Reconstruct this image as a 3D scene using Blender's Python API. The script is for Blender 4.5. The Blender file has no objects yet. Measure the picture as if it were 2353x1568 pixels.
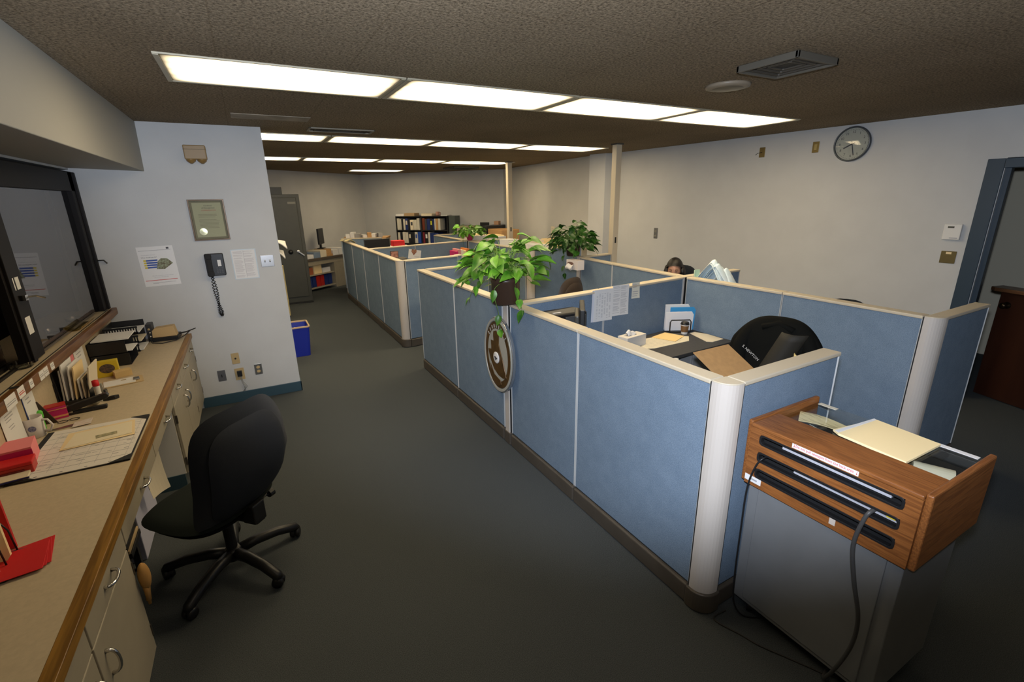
import bpy, math, random
from mathutils import Matrix, Vector
random.seed(7)
S = bpy.context.scene
C = S.collection
PI = math.pi
# ------------------------------------------------------------------ camera
H = 1.98
ya, pi_, ro = math.radians(28.5937), math.radians(-16.8294), math.radians(-1.02553)
fw = Vector((math.sin(ya)*math.cos(pi_), math.cos(ya)*math.cos(pi_), math.sin(pi_)))
rt = Vector((math.cos(ya), -math.sin(ya), 0)); up = rt.cross(fw)
r2 = rt*math.cos(ro) + up*math.sin(ro); u2 = -rt*math.sin(ro) + up*math.cos(ro)
cd = bpy.data.cameras.new('camera'); cam = bpy.data.objects.new('camera', cd); C.objects.link(cam)
cam.matrix_world = Matrix(((r2.x, u2.x, -fw.x, 0), (r2.y, u2.y, -fw.y, 0), (r2.z, u2.z, -fw.z, H), (0, 0, 0, 1)))
cd.sensor_width = 36; cd.lens = 36*1079.88/2353; cd.clip_start = .02; cd.clip_end = 60
S.camera = cam
# ------------------------------------------------------------------ world, exposure
w = bpy.data.worlds.new('world'); S.world = w; w.use_nodes = True
w.node_tree.nodes['Background'].inputs[0].default_value = (.5, .55, .6, 1)
w.node_tree.nodes['Background'].inputs[1].default_value = 0.0
S.view_settings.view_transform = 'Standard'; S.view_settings.look = 'None'
S.view_settings.gamma = 1; S.view_settings.use_curve_mapping = False
S.view_settings.exposure = 0.0
LAMP = 19.5          # radiance of the fluorescent diffusers
# the camera's own flash, just above the lens
fl = bpy.data.lights.new('camera_flash', 'SPOT'); fl.energy = 440; fl.color = (.78, .86, 1.0)
fl.spot_size = math.radians(130); fl.spot_blend = .34; fl.shadow_soft_size = .04
flo = bpy.data.objects.new('camera_flash', fl); C.objects.link(flo)
flm = cam.matrix_world.copy(); flm.translation = Vector((0, 0, H)) + u2*.13 - fw*.02
flo.matrix_world = flm @ Matrix.Rotation(math.radians(-15), 4, 'Y') @ Matrix.Rotation(math.radians(34), 4, 'X')

# ------------------------------------------------------------------ materials
MATS = {}
def mat(name, col, rough=.6, metal=0, bump=0, bscale=200, var=0, vscale=8, trans=0, ior=1.45, spec=.5, alpha=1,
        island=0, sheen=0, col2=None, emit=0, stretch=None):
    if name in MATS: return MATS[name]
    m = bpy.data.materials.new(name); m.use_nodes = True; MATS[name] = m
    nt = m.node_tree; N = nt.nodes; L = nt.links; b = N['Principled BSDF']
    b.inputs['Base Color'].default_value = (*col, 1); b.inputs['Roughness'].default_value = rough
    b.inputs['Metallic'].default_value = metal; b.inputs['Specular IOR Level'].default_value = spec
    b.inputs['IOR'].default_value = ior
    if trans: b.inputs['Transmission Weight'].default_value = trans
    if sheen: b.inputs['Sheen Weight'].default_value = sheen
    if emit:
        b.inputs['Emission Color'].default_value = (*col, 1); b.inputs['Emission Strength'].default_value = emit
    tc = N.new('ShaderNodeTexCoord'); mp = N.new('ShaderNodeMapping')
    L.new(tc.outputs['Object'], mp.inputs[0])
    if stretch: mp.inputs['Scale'].default_value = stretch
    if var or col2:
        n = N.new('ShaderNodeTexNoise'); n.inputs['Scale'].default_value = vscale; n.inputs['Detail'].default_value = 4
        L.new(mp.outputs[0], n.inputs['Vector'])
        r = N.new('ShaderNodeValToRGB'); L.new(n.outputs['Fac'], r.inputs[0])
        c2 = col2 if col2 else tuple(min(1, c*(1+var)) for c in col)
        c1 = col if col2 else tuple(c*(1-var) for c in col)
        r.color_ramp.elements[0].position = .35; r.color_ramp.elements[1].position = .65
        r.color_ramp.elements[0].color = (*c1, 1); r.color_ramp.elements[1].color = (*c2, 1)
        src = r.outputs[0]
        if island:
            g = N.new('ShaderNodeNewGeometry'); hs = N.new('ShaderNodeHueSaturation')
            mr = N.new('ShaderNodeMapRange'); mr.inputs[3].default_value = 1-island; mr.inputs[4].default_value = 1+island
            L.new(g.outputs['Random Per Island'], mr.inputs[0]); L.new(mr.outputs[0], hs.inputs['Value'])
            L.new(src, hs.inputs['Color']); src = hs.outputs[0]
        L.new(src, b.inputs['Base Color'])
    if bump:
        n2 = N.new('ShaderNodeTexNoise'); n2.inputs['Scale'].default_value = bscale; n2.inputs['Detail'].default_value = 3
        L.new(mp.outputs[0], n2.inputs['Vector'])
        bp = N.new('ShaderNodeBump'); bp.inputs['Strength'].default_value = bump; bp.inputs['Distance'].default_value = .003
        L.new(n2.outputs['Fac'], bp.inputs['Height']); L.new(bp.outputs[0], b.inputs['Normal'])
    return m

wallm = mat('wall_paint', (.50, .50, .49), .55, bump=.12, bscale=90, var=.03, vscale=3)
carpet = mat('carpet', (.036, .043, .047), .95, bump=.9, bscale=420, col2=(.092, .100, .102), vscale=330, spec=.15)
baseblue = mat('blue_cove_base', (.030, .065, .088), .45)
frameblue = mat('blue_door_frame', (.026, .045, .066), .4)
cream = mat('cream_trim', (.54, .47, .355), .45)
ivory = mat('ivory_post', (.52, .47, .42), .4)
silver = mat('white_edge_trim', (.46, .46, .45), .4)
bronze = mat('bronze_base', (.075, .062, .048), .45, var=.1)
blackgap = mat('black_gap', (.012, .012, .012), .7)
laminate = mat('tan_laminate', (.50, .41, .28), .42, var=.05, vscale=60, bump=.03, bscale=300)
cabm = mat('putty_cabinet', (.33, .29, .215), .45, var=.03, vscale=10)
chrome = mat('chrome', (.65, .63, .6), .18, 1)
steel = mat('brushed_steel', (.5, .49, .46), .3, 1)
black = mat('black_plastic', (.012, .012, .013), .4)
blackm = mat('black_matte', (.014, .014, .015), .8)
blackfab = mat('black_fabric', (.010, .012, .016), .85, bump=.5, bscale=900, sheen=.12, spec=.2)
chairfoam = mat('chair_dark_fabric', (.010, .014, .012), .9, bump=.4, bscale=800, spec=.2)
brownlea = mat('dark_brown_leather', (.035, .022, .014), .5, bump=.3, bscale=120)
paper = mat('white_paper', (.72, .71, .70), .7)
paperw = mat('warm_paper', (.70, .62, .47), .7)
cream_p = mat('manila', (.85, .66, .36), .6)
tan_p = mat('tan_card', (.50, .36, .19), .7)
ink = mat('print_ink', (.06, .06, .07), .7)
inkg = mat('print_grey', (.34, .34, .36), .7)
inkr = mat('print_red', (.55, .07, .05), .7)
inkb = mat('print_blue', (.05, .10, .35), .7)
red = mat('red_paper', (.55, .012, .015), .55)
redp = mat('red_plastic', (.42, .02, .015), .4)
pink = mat('pink_paper', (.75, .22, .24), .7)
magenta = mat('magenta_card', (.55, .02, .14), .4)
yellow = mat('yellow_card', (.62, .48, .03), .4)
orange = mat('orange_card', (.6, .2, .05), .5)
green = mat('green_plastic', (.1, .5, .05), .5)
skyb = mat('sky_blue_card', (.05, .30, .60), .4)
navy = mat('navy_binder', (.012, .03, .14), .5)
bluebin = mat('blue_bin_plastic', (.012, .025, .30), .4)
glassm = mat('clear_glass', (.9, .95, .93), .03, trans=1, ior=1.45)
brownpot = mat('brown_pot', (.05, .028, .018), .4)
pinkpot = mat('pink_pot', (.35, .03, .10), .5)
leafm = mat('leaf_green', (.035, .15, .008), .42, col2=(.13, .31, .025), vscale=14, island=.4, spec=.5)
leafd = mat('leaf_dark', (.012, .055, .006), .45, col2=(.03, .11, .01), vscale=14, island=.35, spec=.4)
stemm = mat('stem_green', (.12, .22, .04), .5)
carton = mat('cardboard', (.47, .27, .11), .75, var=.06, vscale=30)
safem = mat('olive_steel', (.040, .040, .030), .45, var=.05)
greysteel = mat('grey_steel', (.17, .175, .18), .5, bump=.05, bscale=60, var=.04)
dkwood = mat('dark_mahogany', (.036, .012, .006), .35, col2=(.020, .006, .003), vscale=6, stretch=(1, 1, .12))
tanbox = mat('beige_metal', (.42, .34, .22), .5)
whitep = mat('white_plastic', (.70, .68, .64), .4)
almond = mat('almond_plastic', (.45, .33, .16), .45)
hair = mat('dark_hair', (.006, .004, .003), .45, bump=.6, bscale=300, stretch=(1, 1, .15))
skin = mat('skin', (.42, .22, .14), .5)
cupbrown = mat('kraft_cup', (.17, .085, .03), .7, bump=.8, bscale=150)
desktopm = mat('charcoal_worktop', (.045, .042, .040), .45, var=.12, vscale=50)
silvertxt = mat('silver_plate', (.42, .41, .36), .4, .2, bump=.1, bscale=30)
goldbrown = mat('brown_enamel', (.10, .05, .012), .3, .3, var=.2, vscale=18)

def thinglass():
    m = bpy.data.materials.new('thin_glass'); m.use_nodes = True; nt = m.node_tree; N = nt.nodes; L = nt.links
    N.remove(N['Principled BSDF']); tr = N.new('ShaderNodeBsdfTransparent'); tr.inputs[0].default_value = (.93, .95, .94, 1)
    gl = N.new('ShaderNodeBsdfGlossy'); gl.inputs['Roughness'].default_value = .03
    fr = N.new('ShaderNodeLayerWeight'); pw = N.new('ShaderNodeMath'); pw.operation = 'POWER'; pw.inputs[1].default_value = 5
    ma = N.new('ShaderNodeMath'); ma.operation = 'MULTIPLY_ADD'; ma.inputs[1].default_value = .9; ma.inputs[2].default_value = .045
    L.new(fr.outputs['Facing'], pw.inputs[0]); L.new(pw.outputs[0], ma.inputs[0]); mx = N.new('ShaderNodeMixShader')
    L.new(ma.outputs[0], mx.inputs[0]); L.new(tr.outputs[0], mx.inputs[1]); L.new(gl.outputs[0], mx.inputs[2]); L.new(mx.outputs[0], N['Material Output'].inputs[0])
    MATS['thin_glass'] = m; return m
thing_ = thinglass()
def wood(name, c1, c2, rough, axis, sc=7):
    m = bpy.data.materials.new(name); m.use_nodes = True; nt = m.node_tree; N = nt.nodes; L = nt.links
    b = N['Principled BSDF']; b.inputs['Roughness'].default_value = rough
    tc = N.new('ShaderNodeTexCoord'); mp = N.new('ShaderNodeMapping'); L.new(tc.outputs['Object'], mp.inputs[0])
    s = [sc*9, sc*9, sc*9]; s[axis] = sc*.5; mp.inputs['Scale'].default_value = s
    n = N.new('ShaderNodeTexNoise'); n.inputs['Scale'].default_value = 1; n.inputs['Detail'].default_value = 5; n.inputs['Distortion'].default_value = .6
    L.new(mp.outputs[0], n.inputs['Vector'])
    r = N.new('ShaderNodeValToRGB'); r.color_ramp.elements[0].position = .38; r.color_ramp.elements[1].position = .6
    r.color_ramp.elements[0].color = (*c1, 1); r.color_ramp.elements[1].color = (*c2, 1)
    L.new(n.outputs['Fac'], r.inputs[0]); L.new(r.outputs[0], b.inputs['Base Color'])
    MATS[name] = m; return m
oakY = wood('oak_laminate', (.175, .060, .016), (.275, .100, .026), .4, 1, 16)
oakX = wood('oak_laminate_side', (.175, .060, .016), (.275, .100, .026), .4, 0, 16)
oakedge = wood('oak_counter_edge', (.15, .070, .009), (.29, .145, .022), .4, 1, 5)

def fabric():
    m = bpy.data.materials.new('blue_panel_fabric'); m.use_nodes = True; nt = m.node_tree; N = nt.nodes; L = nt.links
    b = N['Principled BSDF']; b.inputs['Roughness'].default_value = .95; b.inputs['Specular IOR Level'].default_value = .1
    tc = N.new('ShaderNodeTexCoord'); n = N.new('ShaderNodeTexNoise'); n.inputs['Scale'].default_value = 260; n.inputs['Detail'].default_value = 3
    n3 = N.new('ShaderNodeTexNoise'); n3.inputs['Scale'].default_value = 14
    L.new(tc.outputs['Object'], n.inputs['Vector']); L.new(tc.outputs['Object'], n3.inputs['Vector'])
    mx = N.new('ShaderNodeMath'); mx.operation = 'MULTIPLY_ADD'; mx.inputs[1].default_value = .25
    L.new(n3.outputs['Fac'], mx.inputs[0]); L.new(n.outputs['Fac'], mx.inputs[2])
    r = N.new('ShaderNodeValToRGB'); r.color_ramp.elements[0].position = .45; r.color_ramp.elements[1].position = .8
    r.color_ramp.elements[0].color = (.125, .175, .24, 1); r.color_ramp.elements[1].color = (.20, .265, .345, 1)
    L.new(mx.outputs[0], r.inputs[0]); L.new(r.outputs[0], b.inputs['Base Color'])
    bp = N.new('ShaderNodeBump'); bp.inputs['Strength'].default_value = .4; bp.inputs['Distance'].default_value = .002
    L.new(n.outputs['Fac'], bp.inputs['Height']); L.new(bp.outputs[0], b.inputs['Normal'])
    return m
fabricm = fabric()

def ceilmat():
    m = bpy.data.materials.new('acoustic_ceiling'); m.use_nodes = True; nt = m.node_tree; N = nt.nodes; L = nt.links
    b = N['Principled BSDF']; b.inputs['Roughness'].default_value = .95; b.inputs['Specular IOR Level'].default_value = .1
    tc = N.new('ShaderNodeTexCoord')
    n = N.new('ShaderNodeTexNoise'); n.inputs['Scale'].default_value = 75; n.inputs['Detail'].default_value = 6; n.inputs['Roughness'].default_value = .75
    L.new(tc.outputs['Object'], n.inputs['Vector'])
    r = N.new('ShaderNodeValToRGB'); e = r.color_ramp.elements
    e[0].position = .38; e[0].color = (.115, .088, .058, 1); e[1].position = .60; e[1].color = (.38, .30, .20, 1)
    L.new(n.outputs['Fac'], r.inputs[0])
    n2 = N.new('ShaderNodeTexNoise'); n2.inputs['Scale'].default_value = .9; n2.inputs['Detail'].default_value = 3
    L.new(tc.outputs['Object'], n2.inputs['Vector'])
    r2_ = N.new('ShaderNodeValToRGB'); r2_.color_ramp.elements[0].position = .3; r2_.color_ramp.elements[1].position = .7
    r2_.color_ramp.elements[0].color = (.78, .76, .74, 1); r2_.color_ramp.elements[1].color = (1, 1, 1, 1)
    L.new(n2.outputs['Fac'], r2_.inputs[0])
    mx = N.new('ShaderNodeMix'); mx.data_type = 'RGBA'; mx.blend_type = 'MULTIPLY'; mx.inputs[0].default_value = 1
    L.new(r.outputs[0], mx.inputs[6]); L.new(r2_.outputs[0], mx.inputs[7])
    # tile joints
    br = N.new('ShaderNodeTexBrick'); br.offset = 0; br.inputs['Scale'].default_value = 1; br.inputs['Mortar Size'].default_value = .004
    br.inputs['Brick Width'].default_value = .61; br.inputs['Row Height'].default_value = .61
    br.inputs['Color1'].default_value = br.inputs['Color2'].default_value = (1, 1, 1, 1); br.inputs['Mortar'].default_value = (.84, .82, .79, 1)
    L.new(tc.outputs['Object'], br.inputs['Vector'])
    mx2 = N.new('ShaderNodeMix'); mx2.data_type = 'RGBA'; mx2.blend_type = 'MULTIPLY'; mx2.inputs[0].default_value = 1
    L.new(mx.outputs[2], mx2.inputs[6]); L.new(br.outputs['Color'], mx2.inputs[7])
    L.new(mx2.outputs[2], b.inputs['Base Color'])
    bp = N.new('ShaderNodeBump'); bp.inputs['Strength'].default_value = .8; bp.inputs['Distance'].default_value = .004
    L.new(n.outputs['Fac'], bp.inputs['Height']); L.new(bp.outputs[0], b.inputs['Normal'])
    return m
ceilm = ceilmat()

def lampmat():
    # prismatic acrylic lens with four tubes glowing behind it: brighter bands along the tubes, yellower toward the rim
    m = bpy.data.materials.new('lit_diffuser'); m.use_nodes = True; nt = m.node_tree; N = nt.nodes; L = nt.links
    N.remove(N['Principled BSDF']); em = N.new('ShaderNodeEmission'); out = N['Material Output']
    tc = N.new('ShaderNodeTexCoord'); sp = N.new('ShaderNodeSeparateXYZ'); L.new(tc.outputs['Generated'], sp.inputs[0])
    mu = N.new('ShaderNodeMath'); mu.operation = 'MULTIPLY'; mu.inputs[1].default_value = PI*4; L.new(sp.outputs['Y'], mu.inputs[0])
    si = N.new('ShaderNodeMath'); si.operation = 'SINE'; L.new(mu.outputs[0], si.inputs[0])
    ab = N.new('ShaderNodeMath'); ab.operation = 'ABSOLUTE'; L.new(si.outputs[0], ab.inputs[0])
    # falloff at both ends of the tubes
    xe = N.new('ShaderNodeMath'); xe.operation = 'MULTIPLY'; xe.inputs[1].default_value = PI; L.new(sp.outputs['X'], xe.inputs[0])
    xs = N.new('ShaderNodeMath'); xs.operation = 'SINE'; L.new(xe.outputs[0], xs.inputs[0])
    xp = N.new('ShaderNodeMath'); xp.operation = 'POWER'; xp.inputs[1].default_value = .8; L.new(xs.outputs[0], xp.inputs[0])
    ma = N.new('ShaderNodeMath'); ma.operation = 'MULTIPLY_ADD'; ma.inputs[1].default_value = .25; ma.inputs[2].default_value = .8; L.new(ab.outputs[0], ma.inputs[0])
    ye = N.new('ShaderNodeMath'); ye.operation = 'MULTIPLY'; ye.inputs[1].default_value = PI; L.new(sp.outputs['Y'], ye.inputs[0])
    ys = N.new('ShaderNodeMath'); ys.operation = 'SINE'; L.new(ye.outputs[0], ys.inputs[0])
    yp = N.new('ShaderNodeMath'); yp.operation = 'POWER'; yp.inputs[1].default_value = .5; L.new(ys.outputs[0], yp.inputs[0])
    my = N.new('ShaderNodeMath'); my.operation = 'MULTIPLY'; L.new(ma.outputs[0], my.inputs[0]); L.new(yp.outputs[0], my.inputs[1])
    mm = N.new('ShaderNodeMath'); mm.operation = 'MULTIPLY'; L.new(my.outputs[0], mm.inputs[0]); L.new(xp.outputs[0], mm.inputs[1])
    ms = N.new('ShaderNodeMath'); ms.operation = 'MULTIPLY'; ms.inputs[1].default_value = LAMP; L.new(mm.outputs[0], ms.inputs[0])
    L.new(ms.outputs[0], em.inputs['Strength']); em.inputs['Color'].default_value = (1, .80, .50, 1)
    L.new(em.outputs[0], out.inputs[0]); return m
lampm = lampmat()

# ------------------------------------------------------------------ mesh helpers
class MB:
    def __init__(s): s.v = []; s.f = []
    def add(s, vs, fs, M=None):
        o = len(s.v)
        for p in vs:
            p = Vector(p)
            s.v.append(M @ p if M else p)
        s.f += [tuple(i+o for i in f) for f in fs]; return s
    def box(s, x0, x1, y0, y1, z0, z1, M=None):
        vs = [(x, y, z) for z in (z0, z1) for x, y in ((x0, y0), (x1, y0), (x1, y1), (x0, y1))]
        return s.add(vs, [(3, 2, 1, 0), (4, 5, 6, 7), (0, 1, 5, 4), (1, 2, 6, 5), (2, 3, 7, 6), (3, 0, 4, 7)], M)
    def prism(s, pts, z0, z1, M=None):
        a = sum(pts[i][0]*pts[(i+1) % len(pts)][1]-pts[(i+1) % len(pts)][0]*pts[i][1] for i in range(len(pts)))
        if a < 0: pts = pts[::-1]
        n = len(pts)
        vs = [(x, y, z0) for x, y in pts]+[(x, y, z1) for x, y in pts]
        return s.add(vs, [tuple(range(n))[::-1], tuple(range(n, 2*n))]+[(i, (i+1) % n, n+(i+1) % n, n+i) for i in range(n)], M)
    def ring(s, outer, inner, z0, z1, M=None):
        n = len(outer); vs = []
        for z in (z0, z1):
            vs += [(x, y, z) for x, y in outer]+[(x, y, z) for x, y in inner]
        fs = []
        for i in range(n):
            j = (i+1) % n
            fs += [(i, n+i, n+j, j), (2*n+i, 2*n+j, 3*n+j, 3*n+i), (i, j, 2*n+j, 2*n+i), (n+i, 3*n+i, 3*n+j, n+j)]
        return s.add(vs, fs, M)
    def tube(s, pts, r, n=8, M=None):
        pts = [Vector(p) for p in pts]; rs = r if isinstance(r, (list, tuple)) else [r]*len(pts)
        vs = []; prev = None
        for i, p in enumerate(pts):
            t = (pts[min(i+1, len(pts)-1)]-pts[max(i-1, 0)]).normalized()
            if prev is None:
                a = t.cross(Vector((0, 0, 1)));
                if a.length < .05: a = t.cross(Vector((1, 0, 0)))
                a.normalize()
            else:
                a = prev - t*prev.dot(t); a.normalize()
            prev = a; b = t.cross(a)
            for k in range(n):
                an = 2*PI*k/n; vs.append(p+(a*math.cos(an)+b*math.sin(an))*rs[i])
        m = len(pts)
        fs = [(i*n+k, i*n+(k+1) % n, (i+1)*n+(k+1) % n, (i+1)*n+k) for i in range(m-1) for k in range(n)]
        fs += [tuple(range(n))[::-1], tuple(range((m-1)*n, m*n))]
        return s.add(vs, fs, M)
    def lathe(s, prof, n=24, M=None, a0=0, a1=2*PI, closed=False):
        m = len(prof); vs = []
        for r, z in prof:
            for k in range(n):
                an = a0+(a1-a0)*k/n; vs.append((r*math.cos(an), r*math.sin(an), z))
        fs = [(i*n+k, i*n+(k+1) % n, (i+1)*n+(k+1) % n, (i+1)*n+k) for i in range(m-1) for k in range(n)]
        if closed: fs += [((m-1)*n+k, (m-1)*n+(k+1) % n, (k+1) % n, k) for k in range(n)]
        else: fs += [tuple(range(n))[::-1], tuple(range((m-1)*n, m*n))]
        return s.add(vs, fs, M)
    def ell(s, c, r, nu=16, nv=10, M=None):
        vs = []; c = Vector(c)
        for j in range(nv+1):
            ph = -PI/2+PI*j/nv
            for i in range(nu):
                th = 2*PI*i/nu
                vs.append((c.x+r[0]*math.cos(ph)*math.cos(th), c.y+r[1]*math.cos(ph)*math.sin(th), c.z+r[2]*math.sin(ph)))
        fs = [(j*nu+i, j*nu+(i+1) % nu, (j+1)*nu+(i+1) % nu, (j+1)*nu+i) for j in range(nv) for i in range(nu)]
        return s.add(vs, fs, M)
    def grid(s, fn, nu, nv, th=0, M=None):
        # surface fn(u,v)->point, optional thickness downward (-normal approx given by z)
        P = [[Vector(fn(i/nu, j/nv)) for i in range(nu+1)] for j in range(nv+1)]
        vs = [p for row in P for p in row]; n = nu+1
        fs = [(j*n+i, j*n+i+1, (j+1)*n+i+1, (j+1)*n+i) for j in range(nv) for i in range(nu)]
        if th:
            nrm = (P[0][-1]-P[0][0]).cross(P[-1][0]-P[0][0]).normalized(); o = len(vs)
            vs += [p-nrm*th for p in vs[:o]]
            fs += [tuple(o+k for k in f)[::-1] for f in list(fs)]
            edge = [i for i in range(n)]+[j*n+nu for j in range(1, nv+1)]+[nv*n+i for i in range(nu-1, -1, -1)]+[j*n for j in range(nv-1, 0, -1)]
            for k in range(len(edge)):
                a, b = edge[k], edge[(k+1) % len(edge)]; fs.append((b, a, o+a, o+b))
        return s.add(vs, fs, M)
    def build(s, name, m, parent=None, bevel=0, smooth=False, seg=2, label=None):
        me = bpy.data.meshes.new(name)
        off = OFF.get(root_of(parent), Vector((0, 0, 0))) if parent else Vector((0, 0, 0))
        me.from_pydata([tuple(v-off) for v in s.v], [], s.f); me.materials.append(m); me.update()
        o = bpy.data.objects.new(name, me); C.objects.link(o)
        if parent: o.parent = parent
        if smooth:
            for p in me.polygons: p.use_smooth = True
        if bevel:
            b = o.modifiers.new('bevel', 'BEVEL'); b.width = bevel; b.segments = seg; b.limit_method = 'ANGLE'; b.angle_limit = math.radians(40)
        if label: o['label'] = label
        return o
OFF = {}
def root_of(o):
    while o is not None and o.parent is not None: o = o.parent
    return o.name if o is not None else None
def T(x=0, y=0, z=0, rz=0, rx=0, ry=0):
    return Matrix.Translation((x, y, z)) @ Matrix.Rotation(rz, 4, 'Z') @ Matrix.Rotation(ry, 4, 'Y') @ Matrix.Rotation(rx, 4, 'X')
def tag(o, label, cat, group=None, kind=None):
    o['label'] = label; o['category'] = cat
    if group: o['group'] = group
    if kind: o['kind'] = kind
    return o
def thing(name, label, cat, loc=(0, 0, 0), rz=0, group=None, world=False):
    """Empty at the thing's base.  world=True: its parts are given in world coordinates."""
    o = bpy.data.objects.new(name, None); C.objects.link(o); o.empty_display_size = .05
    o.location = loc; o.rotation_euler = (0, 0, rz)
    tag(o, label, cat, group)
    if world: OFF[o.name] = Vector(loc)
    return o
def struct(name, mb, m, label=None, parent=None, **k):
    o = mb.build(name, m, parent, **k)
    if not parent: o['kind'] = 'structure'
    return o
def one(name, mb, m, label, cat, group=None, **k):
    return tag(mb.build(name, m, **k), label, cat, group)
def copy_tree(o, parent=None):
    c = o.copy(); C.objects.link(c); c.parent = parent
    for ch in o.children: copy_tree(ch, c)
    return c
def text(s, size, m, parent, M, name='lettering', align='CENTER', ext=.0004, label=None):
    cu = bpy.data.curves.new('t', 'FONT'); cu.body = s; cu.size = size; cu.extrude = ext
    cu.align_x = align; cu.align_y = 'CENTER'; cu.resolution_u = 3
    tmp = bpy.data.objects.new('t', cu); C.objects.link(tmp)
    me = bpy.data.meshes.new_from_object(tmp.evaluated_get(bpy.context.evaluated_depsgraph_get()))
    bpy.data.objects.remove(tmp); bpy.data.curves.remove(cu)
    off = OFF.get(root_of(parent), Vector((0, 0, 0)))
    me.transform(Matrix.Translation(-off) @ M); me.materials.clear(); me.materials.append(m)
    o = bpy.data.objects.new(name, me); C.objects.link(o); o.parent = parent
    if label: o['label'] = label
    return o
def rrect(w, h, r, n=5):
    pts = []
    for cx, cy, a in ((w/2-r, h/2-r, 0), (-w/2+r, h/2-r, PI/2), (-w/2+r, -h/2+r, PI), (w/2-r, -h/2+r, 3*PI/2)):
        for k in range(n+1):
            an = a+PI/2*k/n; pts.append((cx+r*math.cos(an), cy+r*math.sin(an)))
    return pts
def rects(root, M, items, name='printed_lines', z=.0008):
    """items: (x0,y0,x1,y1,mat) in the local plane of M"""
    by = {}
    for x0, y0, x1, y1, m in items: by.setdefault(m.name, []).append((x0, y0, x1, y1, m))
    for k, L_ in by.items():
        b = MB()
        for x0, y0, x1, y1, m in L_: b.box(x0, x1, y0, y1, z*.5, z, M)
        b.build(name, L_[0][4], root)
def lines(w, h, n, mrg=.1, m=None, seed=1, cols=1, fill=.6, y0=.08, y1=.92):
    R = random.Random(seed); out = []; m = m or inkg
    for c in range(cols):
        xa = -w/2+w*mrg+(w*(1-2*mrg))*c/cols; cw = w*(1-2*mrg)/cols*.92
        for i in range(n):
            yy = h/2-h*(y0+(y1-y0)*(i+.5)/n); th = h*(y1-y0)/n*.28
            if R.random() < .12: continue
            out.append((xa, yy-th/2, xa+cw*R.uniform(fill, 1), yy+th/2, m))
    return out
# wall-plane matrices (local X right, Y up, Z out of the wall)
def Mwall(x, y, z, ang):      # ang: heading of outward normal in the XY plane
    n = Vector((math.cos(ang), math.sin(ang), 0)); u = Vector((0, 0, 1)); r = u.cross(n)
    return Matrix(((r.x, u.x, n.x, x), (r.y, u.y, n.y, y), (r.z, u.z, n.z, z), (0, 0, 0, 1)))
# ================================================================== THE ROOM
CZ = 2.667
def wallseg(name, x0, y0, x1, y1, z0=0, z1=CZ, th=.12, side=1, m=wallm):
    """vertical slab whose visible face runs x0,y0 -> x1,y1, thickness to the given side"""
    d = Vector((x1-x0, y1-y0)).normalized(); n = Vector((-d.y, d.x))*side*th
    b = MB().prism([(x0, y0), (x1, y1), (x1+n.x, y1+n.y), (x0+n.x, y0+n.y)], z0, z1)
    return b
def xr(y): return 5.43+(6.4-y)*.0972       # face of the right-hand wall
struct('floor', MB().box(-3.2, 9.2, -1.8, 14.6, -.1, 0), carpet)
struct('ceiling', MB().box(-3.2, 9.2, -1.8, 14.6, CZ, CZ+.1), ceilm)
# jog wall that faces the camera
struct('wall_front', MB().box(-1.33, .26, 5.35, 5.55, 0, CZ), wallm)
# window wall: below, above
b = MB().box(-1.33, -1.206, -1.6, 5.35, 0, 1.06); b.box(-1.33, -1.206, -1.6, 5.35, 2.27, CZ); b.box(-1.33, -1.206, -1.6, -.9, 1.06, 2.27)
struct('wall_left', b, wallm)
struct('wall_left_rear', MB().box(-1.45, -1.33, 5.55, 10.7, 0, CZ), wallm)
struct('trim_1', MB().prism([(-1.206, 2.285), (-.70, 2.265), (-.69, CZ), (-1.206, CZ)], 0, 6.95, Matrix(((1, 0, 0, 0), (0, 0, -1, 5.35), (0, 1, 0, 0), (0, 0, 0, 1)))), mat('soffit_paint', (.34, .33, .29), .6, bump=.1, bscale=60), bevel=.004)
BL = (-1.45, 10.22); BC = (2.90, 13.62); BR = (5.62, 10.60)
struct('wall_back_left', wallseg('', *BL, *BC, side=1), wallm)
struct('wall_back', wallseg('', *BC, *BR, side=1), wallm)
struct('wall_right_rear', wallseg('', *BR, 5.36, 6.6, side=1, th=.3), wallm)
struct('trim_2', MB().prism([(5.215, 6.74), (5.307, 6.436), (5.43, 6.40), (5.60, 6.40), (5.60, 6.76)], 0, CZ), wallm, bevel=.004)
struct('wall_right', wallseg('', 5.43, 6.4, xr(1.74), 1.74, side=1, th=.10), wallm)
b = wallseg('', xr(1.74), 1.74, xr(.80), .80, 2.25, CZ, side=1, th=.10)
struct('wall_right_lintel', b, wallm)
struct('wall_right_front', wallseg('', xr(.80), .80, xr(-1.6), -1.6, side=1, th=.10), wallm)
struct('wall_rear', MB().box(-1.33, 6.4, -1.72, -1.6, 0, CZ), wallm)
# room beyond the door, its side walls
srm = mat('side_room_paint', (.52, .48, .37), .7)
struct('wall_side_room', MB().box(7.9, 8.0, -1.8, 5.0, 0, CZ), srm)
struct('wall_side_room_far', MB().box(6.0, 8.0, 3.6, 3.7, 0, CZ), srm)
struct('wall_side_room_near', MB().box(6.3, 8.0, -1.8, -1.7, 0, CZ), wallm)
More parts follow.
